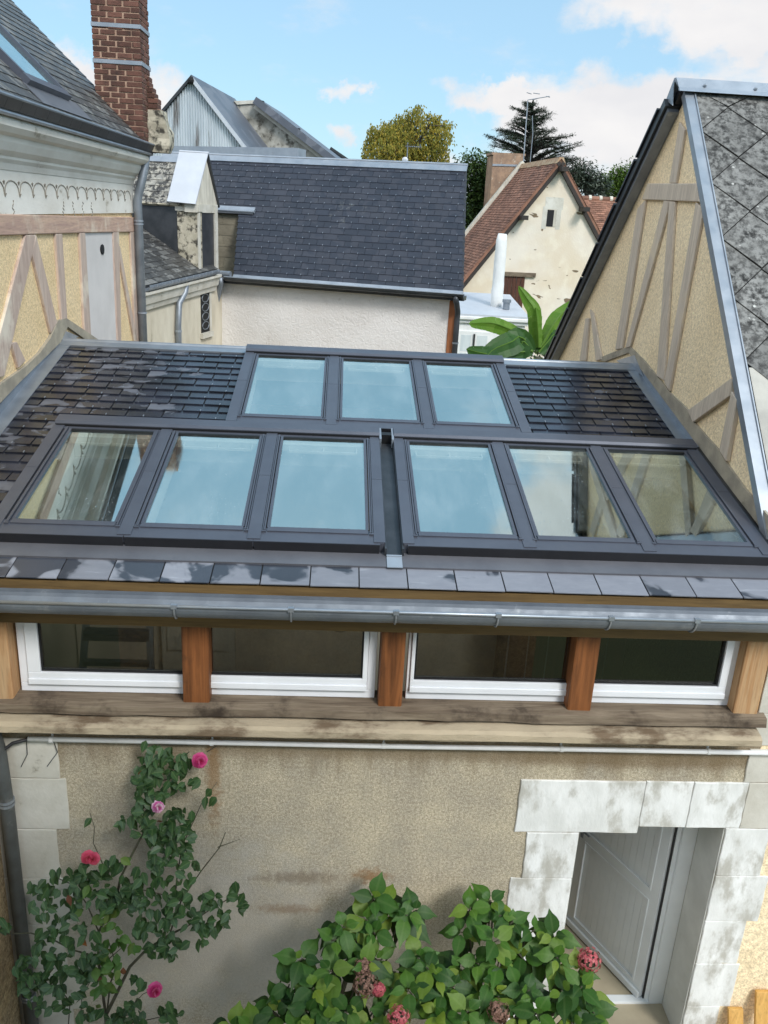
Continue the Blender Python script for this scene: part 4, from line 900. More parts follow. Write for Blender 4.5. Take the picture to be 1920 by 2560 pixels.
# ================================================================== stucco house with the big blue slate roof
AN = R(16.5); US = Vector((math.cos(AN), -math.sin(AN), 0)); NS = Vector((math.sin(AN), math.cos(AN), 0)); UP = Vector((0,0,1))
BS = Vector((-2.232, 11.5, 0))
def stucco_house():
    H = thing('slate_house', 'white stuccoed house behind the extension with a big blue-grey slate roof', 'house', (0,11.5,0))
    PW = lambda x, y, t=0: PP(x, y, BS+NS*t, NS)
    GD = Vector((math.sin(R(4.6)), math.cos(R(4.6)), 0))
    b = MB(); b.prism([BS+US*-.02, BS+US*4.30, BS+US*4.30+GD*4, BS+US*-.02+NS*4], UP*4.93); b.build('stucco_wall', M['white_wall'], H)
    b = MB(); b.obox(BS, US, NS, UP, 4.30, 4.42, -.02, .14, 0, 4.86); b.build('corner_post', M['wood_red'], H, bevel=.01)
    b = MB(); b.obox(BS, US, NS, UP, .02, 4.56, -.10, .2, 4.87, 4.94); b.build('soffit', M['zinc_dark'], H)
    s = R(52); V = NS*math.cos(s)+UP*math.sin(s); N = -NS*math.sin(s)+UP*math.cos(s)
    e2 = PW(1000, 634, -.12); o = e2 - US*((e2-BS).dot(US)); o.z = e2.z
    S_ = lambda x, y: (lambda p: ((p-o).dot(US), (p-o).dot(V)))(PP(x, y, o, N))
    vt = S_(829, 352)[1]; sr0, sr1 = S_(1000, 634)[0], S_(1008, 360)[0]
    sl0, sl1, vrec = S_(508, 585)[0], S_(515, 460)[0], S_(515, 455)[1]
    def rng(v):
        r = sr0+(sr1-sr0)*v/vt
        return ((sl0+(sl1-sl0)*v/max(vrec,.1)) if v < vrec else -.95, r)
    b = MB(); b.prism([o+US*rng(0)[0], o+US*sr0, o+US*sr1+V*vt, o+US*-.9+V*vt, o+US*-.9+V*vrec, o+US*sl1+V*vrec], N*-.06)
    courses(b, o, US, V, N, rng, .0, vt, .262, .131, .006, hook=.8, jit=.003, gap=.005, rag=.003)
    rf = b.build('roof', [M['slate_blue'], M['zinc_bright']], H)
    b = MB(); b.prism([o+US*sr0+N*.01, o+US*sr1+V*vt+N*.01, o+US*sr1+V*vt-UP*.16, o+US*sr0-UP*.12], US*-.03); b.build('verge', M['slate_dark'], H, rf)
    b = MB(); b.prism([o+US*-1+V*vt, o+US*sr1+V*vt, o+US*sr1+V*vt+GD*2.2-UP*2.4, o+US*-1+V*vt+NS*2.2-UP*2.4], -UP*.05); b.build('rear_slope', M['slate_dark'], H, rf)
    # ridge zinc
    rp = S_(1008, 372)[1]; b = MB(); vr0, vr1 = vt-.13, vt+.02
    b.obox(o, US, V, N, -1.9, sr1+.02, vr0, vr1, .018, .026); b.obox(o, US, V, N, -1.9, sr1+.02, vr0-.004, vr0+.01, .006, .03)
    b.tube([o+US*-1.9+V*vr1+N*.015, o+US*(sr1+.02)+V*vr1+N*.015], .025)
    b.build('ridge_cap', M['zinc_bright'], H, rf)
    a, c = PP(366, 322, o+NS*2.2, NS), PP(643, 326, o+NS*2.2, NS)
    b = MB(); b.prism([a+UP*.06, c+UP*.055, c-UP*.3, a-UP*.3], NS*.5); b.build('rear_ridge_cap', M['zinc'], H, rf)
    # gutter
    g = MB(); r = .07; prof = [(-r-.03+ (r+r*math.cos(math.pi+math.pi*i/8))-r, r*math.sin(math.pi+math.pi*i/8)) for i in range(9)]
    prof = [( -.09+r*math.cos(math.pi+math.pi*i/8), r*math.sin(math.pi+math.pi*i/8)) for i in range(9)]; prof2 = [(-.09+(r-.008)*math.cos(math.pi+math.pi*i/8), (r-.008)*math.sin(math.pi+math.pi*i/8)) for i in range(9)][::-1]
    g.loft([[o+US*x+NS*a+UP*(c-.01) for a, c in prof+prof2] for x in (sl0-.12, 2, sr0+.03)]); g = g.build('gutter', M['zinc_dark'], H)
    b = MB(); b.tube([o+US*(sl0-.12)+NS*-.16, o+US*(sr0+.03)+NS*-.16], .012); b.obox(o, US, V, N, sl0, sr0, -.03, .03, .02, .028); b.build('gutter_bead', M['zinc'], H, g)
    b = MB(); q = o+US*(sr0-.10)+NS*-.1; w = BS+US*4.46+NS*-.03
    b.tube([q+UP*-.04, q+UP*-.11, q-US*-.02+UP*-.16, Vector((w.x,w.y,q.z-.32)), Vector((w.x,w.y,q.z-.45)), Vector((w.x,w.y,0))], .05, 12)
    dp = b.build('downpipe', M['zinc_dark'], H, smooth=True)
    b = MB(); b.tube([(w.x,w.y,4.12),(w.x,w.y,4.15)], .058, 12); b.build('pipe_collar', M['zinc_dull'], H, dp)
    # recess with breeze blocks left of the slates
    tr = (V*vrec).dot(NS); zb = o.z; ztop = (o+V*vrec).z; x0 = -.55
    b = MB()
    for k in range(6):
        z = zb-.12+k*.2; u = x0-(.25 if k % 2 else 0)
        while u < sl1:
            a, c = max(u, x0), min(u+.49, sl1-.005)
            if c-a > .03: b.obox(o, US, NS, UP, a, c, tr+.0, tr+.1, z-zb, z-zb+.19)
            u += .5
    b.cm = 1; b.obox(o, US, NS, UP, x0, sl1, tr+.008, tr+.12, -.3, ztop-zb)
    b.build('block_wall', [M['block'], M['mortar_grey']], H)
    b = MB(); f0, f1 = S_(462, 443), S_(551, 458)
    b.obox(o, US, V, N, x0, f1[0], vrec-.03, vrec+.06, .02, .045); b.tube([o+US*x0+V*(vrec-.03)+N*.03, o+US*f1[0]+V*(vrec-.03)+N*.03], .03); b.build('recess_flashing', M['zinc'], H)
    b = MB(); b.obox(o, US, V, N, x0, f1[0]-.02, vrec-.09, vrec-.04, .0, .03); b.build('flashing_shadow_strip', M['zinc_dark'], H)  # dark strip standing in for the shadow under the flashing
    b = MB(); g0 = o+US*(sl0-.02)+NS*-.08+UP*.04; b.tube([g0-US*.35, g0], .06, 10); b.build('recess_gutter', M['zinc_dull'], H)
    b = MB(); q = o+US*(sl0-.2)+NS*-.12
    b.tube([q+UP*-.02, q+UP*-.12, BS+US*-.02+NS*-.12+UP*4.62, BS+US*-.08+NS*-.14+UP*4.4, BS+US*-.09+NS*-.14+UP*4.05, BS+US*-.25+NS*-.2+UP*3.7, BS+US*-.3+NS*-.2+UP*3.0], .05, 12)
    dp2 = b.build('downpipe', M['zinc_dull'], H, smooth=True)
    b = MB(); b.tube([BS+US*-.087+NS*-.14+UP*4.28, BS+US*-.087+NS*-.14+UP*4.31], .058, 12); b.build('pipe_collar', M['zinc'], H, dp2)
    return o, V, N
M['mortar_grey'] = simple('grey_mortar', S(176,168,150), S(160,152,136), 9, .95, bump=.3, bsc=60)
stucco_house()

# ================================================================== old dormer house running back on the left
def dormer_house():
    H = thing('dormer_house', 'old grey stone house with a gabled dormer under a pale zinc roof', 'house', (-3,9.5,0))
    A = Vector((-3.014, 8.6, 0)); v = (BS-A); ln = v.length; v.normalize(); m = Vector((v.y, -v.x, 0))
    PWp = lambda x, y, t=0: PP(x, y, A+m*t, m)
    b = MB(); b.prism([A-v*.3, A+v*(ln-.0), A+v*ln-m*4, A-v*.3-m*4], (0,0,4.82)); b.build('wall', M['old_white'], H)
    zg0, zg1 = 4.99, 5.10
    # stone cornice and gutter
    b = MB(); prof = [(0,-.36),(.05,-.34),(.07,-.27),(.10,-.24),(.13,-.12),(.17,-.09),(.17,-.05),(0,-.05)]
    b.loft([[A+v*s+m*a+UP*(zg0+(zg1-zg0)*s/2.66+c) for a, c in prof] for s in (-.3, .9, 1.8, 2.62)]); b.build('cornice', M['stone_grey'], H)
    g = MB(); r = .085; pf = [(.12+r*math.cos(math.pi*1.05+math.pi*1.1*i/8-.1), r*math.sin(math.pi+math.pi*i/8)) for i in range(9)]; pf += [(a*.93+.008, c*.9+.003) for a, c in pf[::-1]]
    g.loft([[A+v*s+m*a+UP*(zg0+(zg1-zg0)*s/2.66+c+.05) for a, c in pf] for s in (-.2,.6,1.2,1.8,2.45)]); g = g.build('gutter', M['zinc_dull'], H)
    for k in range(10):
        s = .02+k*.26; b = MB(); c0 = A+v*s+m*.12+UP*(zg0+(zg1-zg0)*s/2.66+.05)
        b.tube([c0+m*((r+.006)*math.cos(math.pi+math.pi*i/8))+UP*((r+.006)*math.sin(math.pi+math.pi*i/8)) for i in range(2,9)], .010, 6); b.build('gutter_strap', M['zinc'], H, g)
    # main slope: contains the gutter line and the dormer's cheek foot
    sd = 1.98; c0 = A+v*sd
    f0, f1 = PP(425,577,c0,v), PP(312,497,c0,v)
    o = A+m*.10+UP*(zg0+.04); U = (v+UP*((zg1-zg0)/2.66)).normalized(); V = (f1-f0); V = (V-U*V.dot(U)).normalized(); N = U.cross(V)
    if N.z < 0: N = -N
    b = MB(); b.obox(o, U, V, N, -.4, 2.6, 0, 4.5, -.08, 0); courses(b, o, U, V, N, lambda q: (-.4, 2.6), .0, 3.6, .22, .115, .006, jit=.004, rag=.006); b.build('roof', M['slate_old'], H)
    # wide dormer cheek (dark sheet), stone pier, mottled slates above it
    top = PP(382,440,c0,v); tl = PP(300,436,c0,v)
    pe = PP(424,440,c0,v); pw = PP(381,440,c0,v)
    lw = (pe-pw).length
    b = MB(); b.obox(Vector((c0.x,c0.y,0)), -m, v, UP, .0, 2.4, .02, .8, 4.9, top.z); b.build('dormer_cheek', M['zinc_dark'], H)
    b = MB(); d = (pe-c0).dot(-m); w = (pw-c0).dot(-m)
    b.obox(Vector((c0.x,c0.y,0)), -m, v, UP, -.02, w, -.0, .16, 4.95, top.z+.0); pier = b.build('dormer_pier', M['stone_old'], H, bevel=.015)
    b = MB(); b.obox(Vector((c0.x,c0.y,0)), -m, v, UP, -.04, w+.02, -.02, .18, top.z-.11, top.z-.002); b.build('pier_cap', M['stone_grey'], H, pier)
    b = MB(); b.obox(Vector((c0.x,c0.y,0)), -m, v, UP, -.03, .0, .70, .82, 4.95, top.z); b.obox(Vector((c0.x,c0.y,0)), -m, v, UP, -.03, .0, .0, .07, 5.0, top.z-.12); b.build('dormer_frame', M['stone_grey'], H)
    b = MB(); b.obox(Vector((c0.x,c0.y,0)), -m, v, UP, .04, .08, .16, .72, 5.0, top.z); b.build('dormer_opening', M['block'], H)
    # mottled slates rising from the cheek head to the ridge
    hb = PP(316,436,c0,v); U2 = -m; s2 = R(52); V2 = v*math.cos(s2)+UP*math.sin(s2); N2 = -v*math.sin(s2)+UP*math.cos(s2); o2 = Vector((c0.x,c0.y,top.z+.01))
    hi = PP(360,342,o2,N2); vt = (hi-o2).dot(V2)
    b = MB(); b.obox(o2, U2, V2, N2, .1, 3.0, 0, vt, -.05, 0); courses(b, o2, U2, V2, N2, lambda q: (.1, 3.0), -.02, vt, .22, .12, .007, jit=.005, rag=.008); b.build('upper_slates', M['slate_mottled'], H)
    b = MB(); b.obox(o2, U2, V2, N2, .1, 3.0, vt-.09, vt+.02, .012, .022); b.build('ridge_flashing', M['zinc_bright'], H)
    b = MB(); b.obox(o2, U2, V2, N2, .1, 3.0, -.05, .0, -.03, .012); b.build('eave_board', M['stone_old'], H)
    # dormer gable and its zinc roof
    ap = PWp(444,333); gl = PWp(421,440); gr = PWp(466,474); bl = PWp(424,442); 
    sa, sl_, sr = (ap-A).dot(v), (gl-A).dot(v), (gr-A).dot(v)
    sr = sa+(sa-sl_)
    b = MB(); b.prism([A+v*sl_+UP*gl.z, A+v*sr+UP*(gl.z-.02), A+v*sr+UP*gl.z, A+v*sa+UP*(ap.z-.03), ], -m*.25); b.build('dormer_gable', M['stone_pale'], H)
    b = MB(); b.obox(Vector((A.x,A.y,0)), v, m, UP, sl_+.02, sr-.02, -.2, .02, gl.z-.14, gl.z+.0); b.build('dormer_lintel', M['stone_grey'], H)
    r1 = PP(388,329,A+v*sa,v); back = (r1-A).dot(-m)
    e1 = PP(362,436,A+v*(sl_-.02),v); backe = (e1-A).dot(-m)
    b = MB(); P = lambda s, t, z: A+v*s-m*t+UP*z
    b.prism([P(sl_-.03,-.03,gl.z-.015), P(sa,-.05,ap.z), P(sa,back,ap.z+.01), P(sl_-.03,backe,e1.z)], (v*-.3+UP*.2).normalized()*.02); zr = b.build('dormer_roof', M['zinc_white'], H)
    b = MB(); b.prism([P(sr+.03,-.03,gl.z-.05), P(sa,-.05,ap.z), P(sa,back,ap.z+.01), P(sr+.03,backe,gl.z-.05)], (v*.3+UP*.2).normalized()*.03); b.build('dormer_roof_edge', M['zinc_dark'], H, zr)
    b = MB(); b.tube([P(sa,-.06,ap.z+.02), P(sa,back,ap.z+.03)], .02); b.build('roof_roll', M['zinc_white'], H, zr)
    b = MB(); fo = PP(385,552,c0,v); fe = PP(424,582,c0,v)
    b.prism([fo-v*.02, fe-v*.02, fe-v*.05-UP*.05, fo-v*.05-UP*.05], -v*.06); b.build('cheek_flashing', M['zinc_bright'], H)
    # ground: downpipe and small grilled window in the wall
    a = PWp(385,700,.07); 
    b = MB(); t0 = PWp(402,612,.12); b.tube([t0, PWp(400,632,.11), PWp(387,655,.08), Vector((a.x,a.y,4.3)), Vector((a.x,a.y,3.2))], .05, 12); dp = b.build('downpipe', M['zinc_dull'], H, smooth=True)
    b = MB(); b.tube([(a.x,a.y,4.2),(a.x,a.y,4.23)], .058, 12); b.build('pipe_collar', M['zinc'], H, dp)
    w0, w1 = PWp(433,640), PWp(451,640); z0, z1 = PWp(441,718).z, PWp(441,633).z
    sa0, sa1 = (w0-A).dot(v), (w1-A).dot(v)
    b = MB(); b.obox(Vector((A.x,A.y,0)), v, m, UP, sa0, sa1, -.05, .008, z0, z1); wn = b.build('window', M['black'], H)
    b = MB(); b.obox(Vector((A.x,A.y,0)), v, m, UP, sa0-.05, sa1+.06, -.05, .06, z0-.09, z0); b.obox(Vector((A.x,A.y,0)), v, m, UP, sa1, sa1+.07, -.02, .02, z0, z1); b.build('sill', M['stone_grey'], H, wn)
    b = MB()
    for k in range(4):
        z = z0+.12+k*.16
        b.tube([Vector((A.x,A.y,z))+v*(sa0+(sa1-sa0)*(.5+.4*math.cos(t)))+m*.012+UP*.07*math.sin(t) for t in [i*math.pi/5 for i in range(11)]], .008, 5)
    b.build('iron_grille', M['zinc_dull'], H, wn)
M['old_white'] = simple('flaking_limewash', S(216,208,190), S(190,180,160), 2.5, .9, bump=.3, bsc=18, dirt=(S(140,130,112),5,.62), st=(1,1,.4))
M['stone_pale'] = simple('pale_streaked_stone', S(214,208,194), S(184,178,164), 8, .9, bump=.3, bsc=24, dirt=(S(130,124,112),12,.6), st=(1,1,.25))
dormer_house()

# ================================================================== farther roofs
def barn():
    H = thing('barn', 'barn gable clad in corrugated galvanised sheets with a dark slate roof', 'barn', (-6,24,0))
    an = R(6.5); U = Vector((math.cos(an), -math.sin(an), 0)); Nn = Vector((math.sin(an), math.cos(an), 0)); p0 = Vector((-5,22,0))
    Q = lambda x, y, t=0: PP(x, y, p0+Nn*t, Nn)
    ap, le, re = Q(413,168), Q(352,240), Q(534,326)
    su = lambda p: (p-p0).dot(U)
    kl = (ap.z-le.z)/(su(ap)-su(le)); kr = (ap.z-re.z)/(su(re)-su(ap))
    b = MB(); u = su(le)-.6; pitch = .076; n = 6
    pts = []
    ue = su(re)+1.0
    while u < ue:
        d = .018*math.sin(2*math.pi*(u/pitch)); z = ap.z-(su(ap)-u)*kl if u < su(ap) else ap.z-(u-su(ap))*kr
        pts.append((u, d, z)); u += pitch/n
    fr = [p0+U*u+Nn*(-d)+UP*(z-p0.z) for u, d, z in pts]; bo = [p0+U*u+Nn*(-d)+UP*3.0 for u, d, z in pts]
    bb = len(b.v); b.v += fr+bo; k = len(fr)
    for i in range(k-1): b.f.append([bb+i, bb+k+i, bb+k+i+1, bb+i+1]); b.m.append(0)
    b.build('corrugated_gable', M['corrug'], H, recalc=False)
    b = MB(); b.prism([p0+U*(su(le)-.6)+UP*0, p0+U*ue, p0+U*ue+UP*3.1, p0+U*(su(le)-.6)+UP*3.1], Nn*7); b.build('wall', M['farstone'], H)
    rg = Q(413,161,-.12); far = PP(508,213,rg,U)      # along the ridge
    L = (far-rg).dot(Nn)
    b = MB(); hl = Vector(rg); lo_r = rg+U*(su(re)+1.2-su(ap))-UP*(kr*(su(re)+1.2-su(ap))); lo_l = rg-U*(su(ap)-su(le)+.15)-UP*(kl*(su(ap)-su(le)+.15))
    b.prism([rg, rg+Nn*L, lo_r+Nn*L, lo_r], UP*-.06); b.build('right_slope', M['slate_far'], H)
    b = MB(); b.prism([rg, rg+Nn*L, lo_l+Nn*L, lo_l], UP*-.10); b.build('left_slope', M['slate_dark'], H)
    b = MB(); e = (lo_r-rg); b.obox(rg, e.normalized(), Nn, UP, .1, e.length, -.03, .02, -.16, .0); b.build('barge_board', M['zinc_white'], H)
    b = MB(); b.sphere(rg-UP*.15+Nn*.0, .10, 8, 6); b.build('purlin_end', M['black'], H)
def stone_gable():
    H = thing('stone_barn', 'far grey rubble gable with a slate verge just right of the corrugated barn', 'barn', (-3,27,0))
    p0 = Vector((-3,26,0)); an = R(6.5); U = Vector((math.cos(an), -math.sin(an), 0)); Nn = Vector((math.sin(an), math.cos(an), 0)); Q = lambda x, y, t=0: PP(x, y, p0+Nn*t, Nn)
    b = MB(); b.prism([Q(505,219), Q(556,219), Q(700,343), Q(690,420), Q(560,420)], Nn*4); b.build('gable_wall', M['farstone'], H)
    b = MB(); b.prism([Q(505,218,-.05), Q(556,216,-.05), Q(556,223,-.05), Q(512,226,-.05)], Nn*.5); b.build('wall_coping', M['stone_grey'], H)
    a, c = Q(556,211,-.3), Q(722,338,-.3); d = (c-a).normalized(); w = d.cross(Nn)
    if w.z > 0: w = -w
    b = MB(); b.obox(a, d, Nn, w, -.05, (c-a).length+.6, 0, 4.5, .0, .22); b.build('roof', M['slate_far'], H)
    b = MB(); b.obox(a, d, Nn, w, -.0, (c-a).length+.6, .22, .30, .22, .34); b.build('verge', M['stone_grey'], H)
    k = Q(735,480); 
    for x, y in ((562,223),(640,270+12)):
        q = Q(x, y, -.1); b = MB(); b.obox(q, U, Nn, UP, -.12, .12, -.1, .1, -.07, .07); b.build('purlin_end', M['black'], H)
def far_tip():
    H = thing('far_house', 'tip of a distant grey slate roof just above the long zinc ridge', 'house', (0,36,0))
    p0 = Vector((0,36,0)); n = Vector((0,1,0)); Q = lambda x, y: PP(x, y, p0, n)
    a, l, r = Q(713,321), Q(695,338), Q(735,336); U = Vector((1,0,0))
    b = MB(); dn = 4.0
    def sl(p, q): d = q-p; return p+d*(dn/max(.05, abs(d.z)))
    l2, r2 = sl(a,l), sl(a,r)
    b.prism([a, l2, r2], (0,5,0)); b.build('roof', M['slate_far'], H)
    b = MB(); b.box(l2.x+.3, r2.x-.3, 36.2, 41, 0, l2.z+.2); b.build('wall', M['farstone'], H)
    d = (r2-a).normalized(); w = d.cross(Vector((0,1,0)))
    if w.z < 0: w = -w
    b = MB(); b.obox(a, d, Vector((0,1,0)), w, 0, (r2-a).length, -.15, 5, -.02, .08); b.build('verge', M['slate_dark'], H)
M['slate_far'] = slate_mat('distant_slate', (.10,.11,.135,1), (.16,.17,.195,1), (.09,.10,.12,1), (.13,.14,.165,1), amt=.5, psc=1, wet_r=.45, dry_r=.5, scratch=False)
barn(); stone_gable(); far_tip()

def red_house():
    H = thing('tiled_house', 'lime-rendered house with steep red tiled roof and a narrow slit window', 'house', (6,26,0))
    an = R(-4); U = Vector((math.cos(an), -math.sin(an), 0)); Nn = Vector((math.sin(an), math.cos(an), 0)); p0 = Vector((6,25,0))
    Q = lambda x, y, t=0: PP(x, y, p0+Nn*t, Nn); su = lambda p: (p-p0).dot(U)
    ap = Q(1213,350); l0, r0 = Q(1000,612), Q(1307,528)
    kl = (ap.z-l0.z)/(su(ap)-su(l0)); kr = (ap.z-r0.z)/(su(r0)-su(ap))
    ul = su(l0)-.3; ur = su(r0)+.5
    zl, zr = ap.z-(su(ap)-ul)*kl, ap.z-(ur-su(ap))*kr
    b = MB(); T = lambda u, z, t=0: p0+U*u+UP*z+Nn*t
    b.prism([T(ul,0), T(ur,0), T(ur,zr), T(su(ap),ap.z), T(ul,zl)], Nn*.6); b.build('gable_wall', M['lime'], H)
    rg = Q(1213,343,-.1); far = PP(1128,361,rg,U); L = abs((far-rg).dot(Nn))
    print('red house ridge', L, 'apex', ap, 'left', l0)
    L = min(max(L, 4), 14)
    b = MB(); b.prism([T(ul,0,.6), T(ur,0,.6), T(ur,zr,.6), T(ul,zl,.6)], Nn*(L-.6)); b.build('side_wall', M['lime'], H)
    V = (U*1+UP*kl).normalized(); N = (-U*kl+UP).normalized(); ex = 0.14
    o = rg - V*((su(ap)-ul+.15)*math.sqrt(1+kl*kl)); Ls = (rg-o).length
    b = MB(); b.obox(o, Nn, V, N, 0, L, 0, Ls, -.08, 0); courses(b, o, Nn, V, N, lambda q: (-.02, L), .0, Ls, .17, .105, .014, jit=.008, rag=.012, gap=.008); b.build('roof', M['tile'], H)
    V2 = (-U*1+UP*kr).normalized(); o2 = rg - V2*((ur-su(ap)+.15)*math.sqrt(1+kr*kr)); N2 = (U*kr+UP).normalized(); L2 = (rg-o2).length
    b = MB(); b.obox(o2, Nn, V2, N2, 0, L, 0, L2, -.08, 0); courses(b, o2, Nn, V2, N2, lambda q: (-.02, L), .0, L2, .17, .105, .014, jit=.008, rag=.012); b.build('rear_roof', M['tile'], H)
    b = MB(); rs = []
    for i in range(13): rs.append([rg+Nn*(L*i/12)+U*a+UP*c for a, c in ((-.16,-.14+rnd.uniform(-.02,.02)),(-.07,.05),(.07,.05),(.16,-.14))])
    b.loft(rs); b.build('ridge', M['tile_ridge'], H)
    for o_, V_, n_, LL in ((o, V, N, Ls), (o2, V2, N2, L2)):
        b = MB(); b.obox(o_, Nn, V_, n_, -.02, .13, 0, LL-.02, -.2, -.085); b.build('verge_board', M['int_dark'], H)
    vg = MB(); vg.obox(o, Nn, V, N, L-.12, L+.15, Ls*.25, Ls+.1, -.1, .13); vg.build('far_coping', M['stone_pale'], H)
    # slit window, door, lintel, beam ends
    a, c = Q(1183,453), Q(1199,490); b = MB(); b.obox(p0, U, Nn, UP, su(a), su(c), -.012, .05, c.z, a.z); w = b.build('slit_window', M['black'], H)
    b = MB(); b.obox(p0, U, Nn, UP, su(a)-.16, su(a), -.006, .04, c.z-.08, a.z+.1); b.obox(p0, U, Nn, UP, su(c), su(c)+.16, -.006, .04, c.z-.08, a.z+.1); b.obox(p0, U, Nn, UP, su(a)-.1, su(c)+.2, -.007, .04, a.z+.02, a.z+.4); b.build('window_surround', M['stone_grey'], H, w)
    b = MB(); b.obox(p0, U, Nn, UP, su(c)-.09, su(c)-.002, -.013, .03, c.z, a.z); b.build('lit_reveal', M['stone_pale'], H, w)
    a, c = Q(1089,596), Q(1127,668); b = MB()
    for i in range(5):
        x0 = su(a)+(su(c)-su(a))*i/5; b.obox(p0, U, Nn, UP, x0+.008, x0+(su(c)-su(a))/5-.008, -.03, .02, c.z-.4, a.z)
    d = b.build('door', M['wood_dark'], H)
    b = MB(); b.obox(p0, U, Nn, UP, su(a)-.05, su(c)+.35, -.08, .05, a.z, a.z+.14); b.build('lintel', M['wood_old'], H, d)
    for x, y in ((1126,470),(1257,452),(1211,366)):
        q = Q(x, y); b = MB(); b.obox(q, U, Nn, UP, -.11, .11, -.5, .05, -.07, .07); b.build('beam_end', M['int_dark'], H)
    # chimney on the far end
    cc = lambda x, y: PP(x, y, rg+Nn*(L+.25), Nn)
    a, c = cc(1066,334), cc(1132,337); bl = cc(1057,450)
    b = MB(); wd = 1.0; b.prism([Vector((bl.x,bl.y,bl.z-2)), Vector((c.x+.02,c.y,bl.z-2)), c, a], Nn*wd); ch = b.build('chimney', M['chim_old'], H)
    bd = cc(1064,354); be = cc(1132,356); b = MB(); b.prism([bd, be, be-UP*.07, bd-UP*.07], -Nn*.03); b.build('chimney_band', M['zinc_bright'], H, ch)
    b = MB(); b.prism([a-U*.06, c+U*.06, c+U*.06+UP*.08, a-U*.06+UP*.08], Nn*wd); b.build('chimney_cap', M['chim_old'], H, ch)
    # aerials on the chimney
    t = thing('tv_aerial', 'thin TV aerial mast with long crossed rods fixed to the tiled house chimney', 'aerial', c, 'aerials on the tiled house')
    hgt = cc(1140,218)
    b = MB(); b.tube([c-UP*.3, Vector((hgt.x,hgt.y,hgt.z))], .02, 6); b.build('mast', M['zinc'], t)
    for x0, y0, x1, y1 in ((1140,216,1187,208),(1138,200,1148,203),(1152,201,1166,203),(1180,208,1188,210),(1150,216,1160,213)):
        b = MB(); b.tube([cc(x0,y0), cc(x1,y1)], .015, 5); b.build('rod', M['zinc_dull'], t)
    t = thing('tv_aerial', 'second bare aerial pole leaning beside the chimney aerial', 'aerial', cc(1144,360), 'aerials on the tiled house')
    b = MB(); b.tube([cc(1144,362), cc(1147,330), cc(1151,290), cc(1150,250)], .016, 6); b.build('mast', M['zinc_dull'], t)
red_house()

def red_house2():
    H = thing('tiled_house', 'low red tiled roof with white-pointed ridge tiles half hidden behind the right gable', 'house', (12,33,0))
    p0 = Vector((12,31,0)); n = Vector((0,1,0)); Q = lambda x, y, Y=31: PY(x, y, Y)
    a, c = Q(1255,428,33.5), Q(1400,436,33.5); lo = Q(1310,545,31)
    U = Vector((c.x-a.x, 0, 0)).normalized(); V = Vector((0, 2.5, a.z-lo.z)).normalized(); N = Vector((0,-V.z,V.y)); o = Vector((a.x-1, 31, lo.z)); Ls = math.hypot(2.5, a.z-lo.z)
    b = MB(); b.obox(o, U, V, N, 0, 9, 0, Ls, -.08, 0); courses(b, o, U, V, N, lambda q: (0, 9), 0, Ls, .19, .125, .016, jit=.008, rag=.012, gap=.008); b.build('roof', M['tile'], H)
    b = MB(); b.cm = 0
    for i in range(20):
        p = o+V*Ls+U*(.46*i); b.cm = 0; b.tube([p+U*.06, p+U*.40], .11, 8); b.cm = 1; b.tube([p+U*.40+UP*.02, p+U*.52+UP*.02], .125, 8)
    b.build('ridge_tiles', [M['tile'], M['stone_pale']], H)
    b = MB(); b.box(o.x, o.x+9, 31.3, 36, 0, lo.z); b.build('wall', M['lime'], H)
red_house2()

